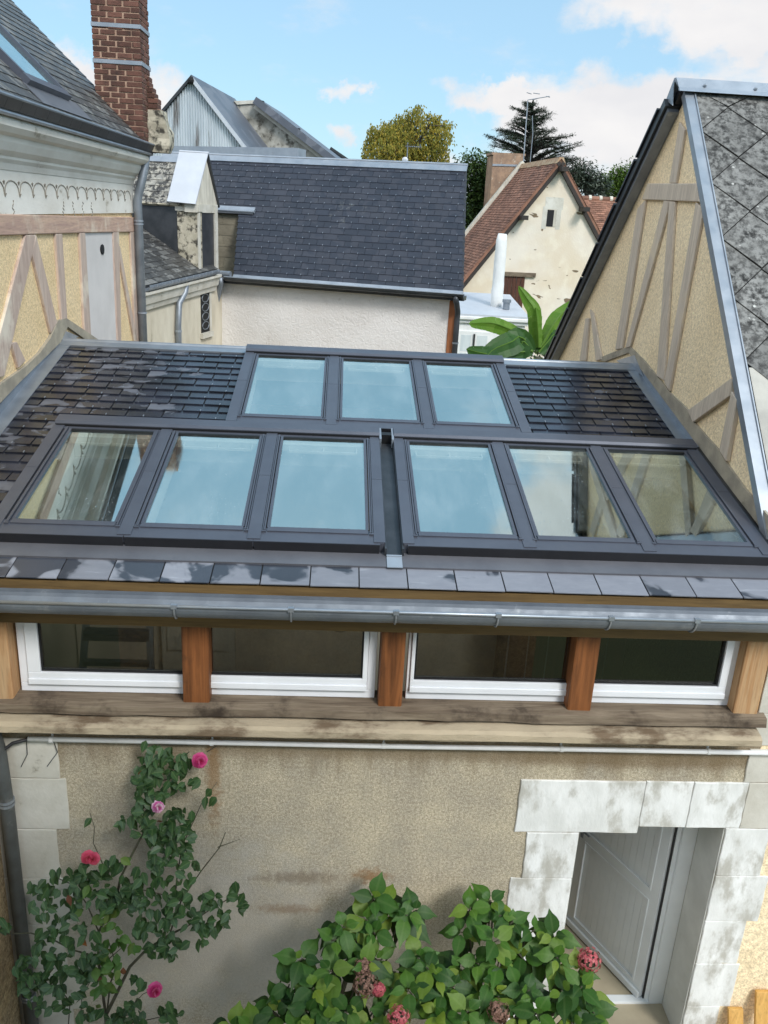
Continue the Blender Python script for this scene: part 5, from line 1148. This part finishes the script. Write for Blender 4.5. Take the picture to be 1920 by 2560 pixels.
def lean_to():
    H = thing('white_annexe', 'small white annexe with casement windows and a tall whitewashed flue', 'annexe', (4,20,0))
    D6 = lambda x, y: (950.5+x/3, 484+y/3)
    an = R(4); U = Vector((math.cos(an), -math.sin(an), 0)); Nn = Vector((math.sin(an), math.cos(an), 0)); p0 = Vector((4,19.5,0)); Q = lambda x, y, t=0: PP(*D6(x, y), p0+Nn*t, Nn); su = lambda p: (p-p0).dot(U)
    r, l = su(Q(555,620)), su(Q(95,580)); zt = Q(300,600).z
    b = MB(); b.obox(p0, U, Nn, UP, l-.5, r, 0, 3, 0, zt); b.build('wall', M['paint_white'], H)
    b = MB(); b.obox(p0, U, Nn, UP, l-.5, r+.12, -.14, .1, zt-.10, zt); b.obox(p0, U, Nn, UP, l-.5, r+.07, -.07, .1, zt-.2, zt-.1); b.build('cornice', M['paint_white'], H, bevel=.02)
    b = MB(); b.prism([p0+U*(l-.5)+Nn*-.1+UP*(zt+.003), p0+U*(r+.1)+Nn*-.1+UP*(zt+.003), p0+U*(r-.15)+Nn*3+UP*(zt+.35), p0+U*(l-.5)+Nn*3+UP*(zt+.35)], UP*.05); b.build('roof', M['zinc_white'], H)
    w0, w1 = su(Q(128,705)), su(Q(318,705)); wz = Q(220,710).z
    b = MB(); b.obox(p0, U, Nn, UP, w0-.06, w1+.06, -.05, .0, wz-1.2, wz+.06); wf = b.build('window', M['paint_white'], H)
    mid = (w0+w1)/2
    for a, c in ((w0, mid-.05), (mid+.05, w1)):
        for z0, z1 in ((wz-.50, wz-.04), (wz-1.15, wz-.55)):
            b = MB(); b.obox(p0, U, Nn, UP, a+.04, c-.04, -.055, -.04, z0, z1); b.build('curtained_pane', M['curtain'], H, wf)
    b = MB(); b.tube([p0+U*mid+Nn*-.08+UP*(wz-.35), p0+U*mid+Nn*-.08+UP*(wz+.0)], .025, 6); b.build('window_latch', M['cable'], H, wf)
    # flue
    bs, tp = Q(365,530,1.2), Q(404,62,1.2); rad = (su(Q(430,300,1.2))-su(Q(352,300,1.2)))/2
    b = MB(); n = 10; 
    b.tube([bs+(tp-bs)*(i/n)+U*rnd.uniform(-.008,.008)-UP*(.3 if i == 0 else 0) for i in range(n+1)], [rad*(1.05-.16*i/n)*rnd.uniform(.97,1.03) for i in range(n)]+[rad*.72], 14)
    b.build('flue', M['paint_white'], H, smooth=True)
    q = Q(430,530,.8); b = MB(); b.tube([q-UP*.1, q+UP*.10], .10, 10); b.tube([q+UP*.10, q+UP*.18], .13, 10); b.build('vent_cap', M['zinc_dull'], H)
lean_to()

def roof_aerial():
    b0 = PY(880,352,15.5); t = thing('tv_aerial', 'small TV aerial with short boom standing in front of the golden birch', 'aerial', b0)
    b = MB(); b.tube([PY(880,354,15.5)-UP*1.2, PY(881,308,15.5)], .012, 6); b.build('mast', M['zinc_dull'], t)
    b = MB(); b.tube([PY(876,316,15.5), PY(911,318,15.5)], .010, 5); b.build('boom', M['zinc_dull'], t)
    for k in range(9):
        p = PY(878+3.9*k, 316.2+.25*k, 15.5); b = MB(); b.tube([p-Vector((0.02,.15,-.035)), p+Vector((.02,.15,-.035))], .006, 4); b.build('element', M['cable'], t)
    b = MB(); b.sphere(PY(875,346,15.5), .07, 10, 8, (1,.3,1)); b.build('dish', M['zinc_white'], t)
roof_aerial()
# ================================================================== plants
def leaf(mb, base, d, up, L, W, droop=.25, fold=.25, tip=1., n=3):
    d = Vector(d).normalized(); up = Vector(up); s = d.cross(up)
    if s.length < 1e-3: s = d.cross(Vector((.3,.5,.8)))
    s.normalize(); nn = s.cross(d).normalized()
    prof = {5: [(0,.05),(.11,.30),(.27,.47),(.46,.50),(.66,.38),(.84,.16),(1.1,0)], 3: [(0,.06),(.26,.45),(.55,.48),(.82,.24),(1.06,0)], 2: [(0,.05),(.35,.46),(.75,.36),(1,0)], 1: [(0,.08),(.5,.5),(1,0)]}[n]
    C = []; Lf = []; Rt = []
    for t, w in prof:
        c = base + d*(L*t) - Vector((0,0,1))*(droop*L*t*t); C.append(c)
        h = nn*(fold*w*W)
        Lf.append(c - s*(w*W) + h); Rt.append(c + s*(w*W) + h)
    b = len(mb.v); k = len(prof); mb.v += C+Lf+Rt
    if n in (3, 5):
        for i, (tt, w) in enumerate(prof): mb.uv[b+i] = (0., tt); mb.uv[b+k+i] = (-w, tt); mb.uv[b+2*k+i] = (w, tt)
    for i in range(k-1):
        if i == k-2:
            mb.f.append([b+i, b+i+1, b+k+i]); mb.f.append([b+i, b+2*k+i, b+i+1])
        else:
            mb.f.append([b+i, b+i+1, b+k+i+1, b+k+i]); mb.f.append([b+i, b+2*k+i, b+2*k+i+1, b+i+1])
        mb.m += [mb.cm]*2
def rv(r, sd=1.): return Vector((r.gauss(0,sd), r.gauss(0,sd), r.gauss(0,sd)))

def rose_bush():
    r = random.Random(21); T = thing('rose_bush', 'climbing rose with pink flowers against the roughcast wall below the gutter', 'rose bush', (-1.2,-.3,0))
    q = lambda x, y: (x/3, 1590+y/3)
    def pos(x, y, extra=0):
        X, Y = q(x, y); dep = .06+.42*max(0, min(1, (y-100)/1700)); return PY(X, Y, -dep-extra)
    stems = [([(690,2100),(690,1820),(760,1650),(840,1500),(950,1385),(1100,1290),(1200,1240)], .012), ([(690,1820),(640,1450),(640,1280),(740,1060),(780,920),(860,760),(930,630),(955,430),(965,300),(970,90)], .009),
             ([(1100,1290),(1180,1060),(1300,880),(1420,720),(1480,620)], .005), ([(1420,720),(1550,660)], .003), ([(1130,1050),(1140,900),(1180,730),(1160,560)], .005), ([(1180,730),(1320,430),(1400,300)], .003),
             ([(700,900),(645,790),(600,690),(612,590),(580,500)], .004), ([(640,1450),(480,1380),(350,1330),(200,1280),(40,1280)], .006), ([(440,2000),(452,1720),(380,1620),(300,1600)], .004), ([(970,300),(1120,260),(1240,170)], .004),
             ([(640,1280),(560,1100),(480,960),(380,920)], .005), ([(1200,1240),(1330,1140),(1480,1050),(1590,1020)], .004), ([(690,1900),(800,1820),(880,1790)], .004), ([(690,1900),(920,1850),(1100,1800)], .004), ([(870,1720),(920,1665),(980,1650)], .003), ([(740,1060),(900,1000),(1080,1030)], .005),
             ([(690,1820),(720,1600),(760,1500),(700,1330)], .006), ([(510,2000),(530,1700),(600,1580)], .004), ([(700,1440),(820,1330)], .003), ([(930,630),(1000,640),(1060,740),(1040,860)], .004)]
    b = MB()
    for pts, rad in stems:
        P = [pos(*p) for p in pts]; P = [p+rv(r,.006) for p in P]; b.tube(P, [rad*(1.15-.5*i/(len(P)-1)) for i in range(len(P))], 6)
    b.build('stems', M['stem'], T, smooth=True)
    cl = [(1000,140,120,16),(1080,180,90,10),(1190,150,50,5),(1150,270,100,14),(940,280,80,10),(1000,230,70,8),(1250,300,40,3),(900,270,40,4),(950,380,80,10),(1020,390,60,8),(930,470,70,10),(930,550,70,8),(810,565,50,5),(870,630,30,2),
          (1160,560,100,16),(1010,640,70,10),(1200,640,70,8),(1060,740,90,12),(1160,780,90,12),(1030,850,70,8),(1200,930,60,5),(1255,840,35,3),(1100,640,60,6),
          (560,900,70,9),(700,860,70,9),(480,930,70,8),(370,910,45,4),(260,980,70,7),(610,1000,120,16),(780,1010,120,18),(900,950,90,8),(900,1040,90,12),(1080,1020,110,16),(1150,1120,120,18),(860,1090,70,9),(700,1080,90,10),
          (330,1020,70,6),(270,1120,80,8),(420,1180,90,9),(300,1300,90,8),(260,1420,90,8),(1300,1080,60,6),(1390,1070,60,6),(1510,1010,50,5),(1560,1090,45,4),(1440,1160,45,4),(1390,1210,45,3),(1470,1230,35,2),(1260,1220,90,10),(1350,1270,60,5),
          (1000,1200,100,14),(930,1250,60,7),(1000,1370,60,6),(1080,1430,45,3),(1130,1400,25,2),(1180,1350,25,2),(1080,1310,80,9),(500,1560,50,4),(570,1600,70,7),(350,1540,80,8),(185,1640,60,6),(270,1600,70,7),(530,1690,40,3),(370,1640,50,4),(640,1400,60,6),(230,1540,90,8),(140,1480,60,5),(420,1480,80,8),(460,1330,80,7),(560,1480,70,7),(420,1720,70,6),(250,1760,70,6),(560,1800,70,7),(600,1250,70,7),(480,1060,80,8),
          (870,1790,70,8),(790,1810,60,6),(1080,1790,55,6),(1140,1820,45,4),(850,1580,30,2),(880,1650,25,1),(920,1620,25,2),(1310,1340,40,3),(560,560,30,1),(1350,400,45,3),(20,1220,40,4),(740,1860,70,7),(880,1870,60,5),(600,1800,60,5)]
    pale = [(700,1180,80,9),(720,1320,100,12),(690,1440,70,8),(740,1520,80,9),(660,1510,50,5),(700,1610,55,7),(860,1390,35,3),(520,1130,35,3),(580,1010,35,3),(810,800,25,2),(640,1700,60,5)]
    def fill(lst, mat, nm, f):
        b = MB()
        for x, y, rad, n in lst:
            for k in range(int(n*f)):
                a = r.uniform(0, 6.283); rr = rad*math.sqrt(r.random()); p = pos(x+rr*math.cos(a), y+rr*math.sin(a)*.95, r.uniform(0,.10))
                d = Vector((r.gauss(0,.8), -.35+r.gauss(0,.4), -.35+r.gauss(0,.6))); up = Vector((r.gauss(0,.3), -.9, .75+r.gauss(0,.3)))
                L = r.uniform(.052,.084); leaf(b, p-d.normalized()*L*.5, d, up, L, L*r.uniform(.62,.8), .2, .2)
        b.build(nm, mat, T, recalc=False)
    fill(cl, M['rose_leaf'], 'foliage', 1.5); fill(pale, M['rose_leaf_pale'], 'young_foliage', 1.2)
    b = MB()
    for x, y in ((895,240),(890,520),(1030,545),(610,1560),(440,1030),(800,1545),(520,1310)):
        p = pos(x, y, .08); leaf(b, p, rv(r), Vector((0,-1,.4)), .06, .04)
    b.build('dry_leaves', M['dry_leaf'], T, recalc=False)
    for x, y, s_, m in ((1295,158,.052,'rose_petal'),(1025,455,.044,'rose_petal_pale'),(570,785,.045,'rose_petal_coral'),(607,795,.042,'rose_petal_coral'),(1003,1645,.052,'rose_petal')):
        p = pos(x, y, .10); ax = Vector((r.uniform(-.3,.5), -1, .55)).normalized(); s1 = ax.cross(Vector((0,0,1))).normalized(); s2 = s1.cross(ax)
        b = MB()
        for ring, (n, rad, op) in enumerate(((5,1.,1.0),(5,.8,.75),(4,.58,.5),(3,.36,.28))):
            for k in range(n):
                a = 6.283*k/n+ring*.6+r.uniform(-.2,.2); d = s1*math.cos(a)+s2*math.sin(a)
                nu = 4; pts = []
                for i in range(nu+1):
                    t = i/nu; R_ = s_*rad*(t**.7); h = s_*(1-op)*1.2*t + s_*.35*math.sin(t*2.2)*(1-op*.5) - (s_*.25*op*t*t)
                    w = s_*rad*.62*math.sin(min(1, t*1.15)*math.pi*.62)+.002
                    tg = ax.cross(d)
                    pts.append([p+d*R_+ax*(h+s_*.12*ring)+tg*(w*u)+d*(-.22*w*abs(u)) for u in (-1,-.5,0,.5,1)])
                b.loft(pts, closed=False, cap=False)
        fl = b.build('rose_flower', M[m], T, recalc=False, smooth=True)
        k = MB(); k.tube([p-ax*.035, p-ax*.005, p+ax*.008], [.004,.014,.010], 7); k.build('calyx', M['stem'], T, fl)
M['dry_leaf'] = leaf_mat('dry_orange_leaf', [(.25,.09,.025,1),(.14,.05,.03,1)], .7, .15)
rose_bush()

def hydrangea(name_label, centers, flowers, seed, root, cat='hydrangea', fillers=()):
    r = random.Random(seed); T = thing('hydrangea', name_label, cat, root, 'hydrangea bushes by the wall')
    def pos(x, y, extra=0):
        t = max(0, min(1, (y-1915)/300)); return PY(x, y+12, -.28-.72*t-extra)
    b = MB(); st = MB(); low = MB()
    base = Vector(root)
    for ci, (x, y) in enumerate(centers):
        if ci % 3 == 2: continue
        p = pos(x, y, r.uniform(-.06,.06))
        ax = Vector((r.gauss(0,.28), -.55+r.gauss(0,.22), .8)).normalized(); s1 = ax.cross(Vector((1,0,.1))).normalized(); s2 = ax.cross(s1)
        st.tube([p, p-ax*.12, p*.5+base*.5+Vector((0,0,.2)), base+rv(r,.05)*Vector((1,1,0)).length*.5], [.005,.006,.008,.009], 5)
        a0 = r.uniform(0, 6.28)
        for pair in range(3):
            for k in range(2):
                a = a0+pair*1.571+k*math.pi+r.uniform(-.25,.25); L = (.18,.155,.10)[pair]*r.uniform(.8,1.12)
                d = (s1*math.cos(a)+s2*math.sin(a))*1. + ax*(.12,.3,.8)[pair]; bp = p - ax*(.07,.03,0)[pair] + (s1*math.cos(a)+s2*math.sin(a))*.018
                leaf(b, bp, d, ax+Vector((0,-.2,.2)), L, L*r.uniform(.60,.76), r.uniform(.15,.45), r.uniform(.03,.14), n=5)
        for k in range(2):
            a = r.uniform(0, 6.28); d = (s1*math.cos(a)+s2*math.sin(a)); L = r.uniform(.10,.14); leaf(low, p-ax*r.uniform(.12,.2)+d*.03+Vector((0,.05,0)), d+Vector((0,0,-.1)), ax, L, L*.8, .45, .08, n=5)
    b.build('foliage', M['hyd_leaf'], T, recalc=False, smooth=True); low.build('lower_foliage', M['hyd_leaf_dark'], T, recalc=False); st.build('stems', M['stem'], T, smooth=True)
    for (x, y, rad, m, ex) in flowers:
        p = pos(x, y, ex); b = MB()
        for k in range(int(170)):
            d = rv(r); d.normalize()
            if d.y > .55: continue
            q = p+d*rad*r.uniform(.72,1.05); s = r.uniform(.009,.014); s1 = d.cross(rv(r)).normalized(); s2 = d.cross(s1)
            for i in range(4):
                a = 6.283*i/4; e = s1*math.cos(a)+s2*math.sin(a); f = s1*math.cos(a+.785)+s2*math.sin(a+.785); g = s1*math.cos(a-.785)+s2*math.sin(a-.785)
                b.face([q, q+g*s*.8, q+e*s*1.35-d*.002, q+f*s*.8])
        b.build('flower_head', M[m], T, recalc=False)
        b = MB(); b.sphere(p, rad*.62, 8, 6); b.build('flower_core', M['stem'], T) 
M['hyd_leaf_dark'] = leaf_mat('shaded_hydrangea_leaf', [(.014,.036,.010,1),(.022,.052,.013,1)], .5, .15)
R7 = lambda x, y: (414.8+x/2.6664, 1814.6+y/2.6664)
R8 = lambda x, y: (933.2+x/2.2857, 1641.8+y/2.2857)
left_c = [R7(*p) for p in [(1050,310),(1120,330),(1150,420),(1240,400),(1290,380),(1230,540),(1010,430),(1050,500),(1060,590),(880,470),(940,560),(780,590),(830,540),(640,650),(700,600),(790,720),(700,820),(590,720),(560,800),(640,880),(850,790),(670,960),(780,940),(590,990),(480,960),(1090,660),(1180,740),(1150,820),(880,960),(960,960),(800,1010),(1240,830),(210,1020),(250,1060),(330,1050),(430,1050),(700,1060),(600,1070),(900,1060),(1010,1080),(1130,960),(880,650),(1000,700),(500,880),(540,930)]]
right_c = [R8(*p) for p in [(290,665),(190,700),(250,720),(340,740),(400,770),(210,830),(330,860),(140,820),(270,930),(330,970),(140,1000),(60,990),(230,980),(110,1090),(210,1120),(180,1210),(430,930),(450,980),(420,1090),(480,1110),(560,790),(600,840),(510,810),(640,880),(560,910),(620,950),(690,960),(720,1020),(740,1090),(640,1040),(640,1110),(680,1180),(600,1120),(780,1160),(800,1220),(850,1270),(420,1240),(520,1240),(480,1290),(60,1250),(20,1220),(380,1290),(330,1140),(300,1070),(560,1190),(250,1290),(690,1270)]] + [R7(*p) for p in [(1370,560),(1310,650),(1350,700),(1350,780),(1420,760),(1440,900)]]
hydrangea('hydrangea bush left of centre, with faded brown and pink flower heads among its leaves', left_c, [(*R7(1000,800),.085,'hyd_petal_dead',.03),(*R7(985,700),.065,'hyd_petal_dead',.03),(*R7(1075,830),.045,'hyd_petal',.05),(*R7(1190,990),.075,'hyd_petal',.06)], 5, (-.05,-.75,0))
hydrangea('hydrangea bush beside the door with one coral flower head on its right side', right_c, [(*R8(775,960),.085,'hyd_petal',.04),(*R8(330,1215),.075,'hyd_petal_dead',.03)], 9, (1.15,-.75,0))

# ------------------------------------------------------------------ banana plant
def banana():
    T = thing('banana_plant', 'banana plant with broad torn green leaves behind the extension roof', 'banana plant', (3.3,14.2,0))
    D6 = lambda x, y: (950.5+x/3, 484+y/3); r = random.Random(3)
    b = MB(); c = PY(*D6(630,860), 14.3); b.tube([(c.x,c.y,0),(c.x,c.y,2),(c.x+.02,c.y,c.z)], [.13,.11,.07], 10); b.build('stem', M['stem'], T, smooth=True)
    def bl(pts, w, mat, dY=(0,0), roll=0, slits=0):
        n = 14; P = [PY(*D6(*p), 14.3+dY[0]+(dY[1]-dY[0])*i/(len(pts)-1)) for i, p in enumerate(pts)]
        def at(t):
            k = t*(len(P)-1); i = min(int(k), len(P)-2); f = k-i
            p0, p1, p2, p3 = P[max(i-1,0)], P[i], P[i+1], P[min(i+2,len(P)-1)]
            return .5*((2*p1)+(p2-p0)*f+(2*p0-5*p1+4*p2-p3)*f*f+(3*p1-p0-3*p2+p3)*f**3)
        b = MB(); view = Vector((.15,1,-.25)).normalized()
        cut = [r.random() < slits for _ in range(n)]
        for i in range(n):
            for sd in (-1, 1):
                ring = []
                for t in (i/n, (i+1)/n - 0):
                    p = at(t); tg = (at(min(1,t+.02))-at(max(0,t-.02))).normalized(); s = tg.cross(view).normalized(); nn = s.cross(tg)
                    ww = w*(math.sin(math.pi*min(1,.06+t*.94))**.6)*(1+.04*r.uniform(-1,1))
                    s = (s*math.cos(roll)+nn*math.sin(roll)*sd)
                    ring.append([p, p+s*sd*ww*.5+nn*.05*ww, p+s*sd*ww-nn*.12*ww-Vector((0,0,.12*ww))])
                b.loft(ring, closed=False, cap=False)
        lf = b.build('leaf', M[mat], T, recalc=False, smooth=False)
        k = MB(); k.tube([at(i/10) for i in range(11)], [.022-.0018*i for i in range(11)], 6); k.build('midrib', M['banana'], T, lf)
    bl([(628,800),(618,700),(612,560),(570,490),(508,400)], .17, 'banana', (0,.2), .35, .1)
    bl([(640,800),(632,650),(620,540)], .15, 'banana', (-.05,-.1), .8)
    bl([(560,740),(450,680),(330,640),(185,645)], .20, 'banana', (0,-.7), .5, .35)
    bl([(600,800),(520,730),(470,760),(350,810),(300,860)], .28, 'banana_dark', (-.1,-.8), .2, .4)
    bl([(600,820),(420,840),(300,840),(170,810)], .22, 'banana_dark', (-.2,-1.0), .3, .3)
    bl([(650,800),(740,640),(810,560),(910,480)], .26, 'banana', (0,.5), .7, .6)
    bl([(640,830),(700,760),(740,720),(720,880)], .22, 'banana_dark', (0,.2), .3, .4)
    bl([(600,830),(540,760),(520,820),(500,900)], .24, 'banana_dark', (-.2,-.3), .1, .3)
    bl([(640,760),(660,720),(720,700)], .16, 'banana', (0,.3), .4)
    t2 = thing('shrub', 'leafy green shrub with small white flowers under the banana leaves', 'shrub', PY(*D6(690,880),14.8)*1)
    t2.location.z = 0; OFF[t2.name] = Vector(t2.location)
    b = MB(); fl = MB()
    c = PY(*D6(690,850), 14.8)
    for k in range(420):
        d = rv(r,.28); p = c+Vector((d.x*1.1, d.y, d.z*.9-.15)); leaf(b, p, rv(r), Vector((0,-.6,1)), .12, .07, n=2)
    for k in range(26):
        p = c+Vector((r.gauss(.05,.22), -.45, r.gauss(-.1,.18))); fl.sphere(p, .022, 6, 4)
    b.build('foliage', M['dark_leaf'], t2, recalc=False); fl.build('blossoms', M['paint_white'], t2)
    b = MB(); b.tube([(c.x,c.y,0),(c.x,c.y,c.z)], [.05,.02], 6); b.build('stem', M['stem'], t2)
banana()

# ------------------------------------------------------------------ trees
def blob_tree(name, label, cat, boxes, Y, mat, n, L, seed, hang=0., trunk=.25, group=None, flat=0.):
    r = random.Random(seed); cs = [(PY(x, y, Y+dy), rx*(Y+5)/2138*PXS, ry*(Y+5)/2138*PXS) for x, y, rx, ry, dy in boxes]
    bx = sum(c[0].x for c in cs)/len(cs)
    T = thing(name, label, cat, (bx, Y, 0), group)
    b = MB(); tot = sum(c[1]*c[2] for c in cs); st = MB()
    zt = max(c[0].z for c in cs); st.tube([(bx,Y,0),(bx+.1,Y,zt*.5),(bx,Y,zt*.92)], [trunk,trunk*.8,trunk*.3], 8)
    for c, rx, ry in cs:
        st.tube([Vector((bx,Y,max(.5,c.z-ry*2))), (Vector((bx,Y,c.z))+c)/2-Vector((0,0,ry*.4)), c], [trunk*.45,trunk*.28,trunk*.08], 5)
        m = int(n*c_frac(rx*ry, tot)); ncl = max(5, m//14)
        for k in range(ncl):
            u = rv(r); u.normalize(); rad = r.random()**.4
            q = c+Vector((u.x*rx*rad, u.y*rx*.9*rad, u.z*ry*rad))
            st.tube([c+(q-c)*.3, q], [trunk*.05,trunk*.02], 4)
            for j in range(14):
                e = rv(r, L*1.25); p = q+Vector((e.x, e.y, e.z*(1.+hang*1.6)-hang*L*r.random()*4))
                d = rv(r); d.z = d.z*.5-hang*2; leaf(b, p, d, Vector((r.gauss(0,.5),r.gauss(0,.5),1)), L*r.uniform(.7,1.3), L*.5*r.uniform(.7,1.2), n=1)
    b.build('crown', mat, T, recalc=False); st.build('trunk', M['bark'], T)
def c_frac(a, t): return a/t
def birch():
    r = random.Random(31); Y = 40; px = (Y+5)/2138*PXS
    T = thing('birch_tree', 'golden green weeping birch rising behind the long slate roof', 'tree', (PY(880,340,Y).x, Y, 0))
    b = MB(); st = MB(); base = Vector((PY(880,340,Y).x, Y, 0)); top = PY(892,236,Y)
    st.tube([base, (base+top)*.5, top], [.22,.15,.03], 8)
    blobs = [(903,238,16,11),(885,250,22,14),(868,266,26,16),(928,256,20,14),(950,262,22,12),(838,272,26,16),(812,284,20,14),(858,290,40,18),(905,288,44,20),(948,290,28,18),(800,312,16,16),(832,318,34,18),(880,322,46,18),(930,322,34,18),(968,272,10,10),(790,330,10,14),(865,345,70,14),(955,325,16,14)]
    for x, y, rx, ry in blobs:
        c = PY(x, y, Y+r.uniform(-1,1)); st.tube([Vector((base.x,Y,max(2,c.z-1.6))), (Vector((base.x,Y,c.z))+c)/2, c], [.08,.05,.015], 5)
        for k in range(int(rx*ry/9.5)):
            u = rv(r); u.normalize(); rad = r.random()**.45; q = c+Vector((u.x*rx*rad*px, u.y*1.1*rad, u.z*ry*rad*px))
            ln = r.uniform(.25,.95)*(1.25 if u.z < 0 else .7); sw = rv(r,.10)
            for j in range(int(8+ln*14)):
                t = r.random(); p = q+Vector((sw.x*t, sw.y*t, -ln*t+.05))+rv(r,.05); leaf(b, p, Vector((r.gauss(0,.6), r.gauss(0,.6), -.8)), Vector((r.gauss(0,.6), -.8, .5)), r.uniform(.08,.15), r.uniform(.05,.085), n=1)
            if k % 4 == 0: st.tube([c+(q-c)*.2, q, q-Vector((0,0,ln*.7))], [.012,.008,.004], 3)
    b.build('crown', M['birch_leaf'], T, recalc=False); st.build('trunk', M['bark'], T)
birch()
blob_tree('evergreen_tree', 'dark green broadleaf tree between the slate roof and the old chimney', 'tree', [(1020,368,24,30,0),(1045,362,22,26,.5),(1022,420,28,40,0),(1040,455,30,34,0),(1015,480,30,34,-.5),(1052,400,18,40,0)], 32, M['dark_leaf'], 6500, .17, 33)
blob_tree('hedge_tree', 'bright green rounded tree left of the black roof verge', 'tree', [(1322,395,22,20,0),(1352,386,24,22,0),(1312,408,20,18,0),(1345,410,34,24,.5),(1365,372,8,14,0),(1338,374,8,12,0)], 44, M['bush_leaf'], 6000, .16, 35)
blob_tree('dark_shrub_tree', 'dull dark conifer hedge between the tiled gable and the bright tree', 'tree', [(1262,385,30,24,0),(1285,400,26,18,.4),(1245,375,20,24,0),(1300,408,18,12,0)], 42, M['cedar_leaf'], 4000, .17, 36)

def cedar():
    r = random.Random(12); Y = 42; T = thing('cedar_tree', 'dark blue-green cedar with tiered branches behind the tiled house chimney', 'tree', (PY(1148,300,Y).x, Y, 0))
    top = PY(1152,215,Y); base = Vector((PY(1148,400,Y).x, Y, 0)); st = MB(); b = MB()
    st.tube([base, (base+top)/2, top], [.5,.3,.03], 8)
    px = (Y+5)/2138*PXS
    for k in range(150):
        f = (k+.5)/150; yy = 222+ f**.85*190; half = (9+ (yy-215)*.75)*r.uniform(.55,1.08); half = min(half, 92)*px
        a = r.uniform(0, 6.283); yy += r.uniform(-9,9); z = PY(1150,yy,Y).z; p0 = Vector((top.x+(base.x-top.x)*f, Y, z-.15*half)); d = Vector((math.cos(a), math.sin(a), r.uniform(.02,.5)))
        tip = p0+d*half; mid = p0+d*half*.5+Vector((0,0,.08*half)); st.tube([p0, mid, tip], [.07,.04,.01], 4)
        m = int(10+half*13)
        for j in range(m):
            t = r.uniform(.12,1.0)**.8; q = p0.lerp(tip, t)+Vector((0,0,.16*half*t*(1-t)*2)); sd = Vector((-d.y, d.x, 0))*r.choice((-1,1)); ln = r.uniform(.25,.6)*(1.15-t*.6)
            e = (sd*r.uniform(.5,1)+Vector((d.x,d.y,0))*.9+Vector((0,0,r.uniform(-.1,.35)))).normalized()
            for i in range(7):
                w = q+e*ln*i/7; leaf(b, w+rv(r,.02), e+rv(r,.45)+Vector((0,0,.25)), Vector((0,0,1)), r.uniform(.11,.2), .036, n=1)
    b.build('crown', M['cedar_leaf'], T, recalc=False); st.build('trunk', M['bark'], T)
cedar()
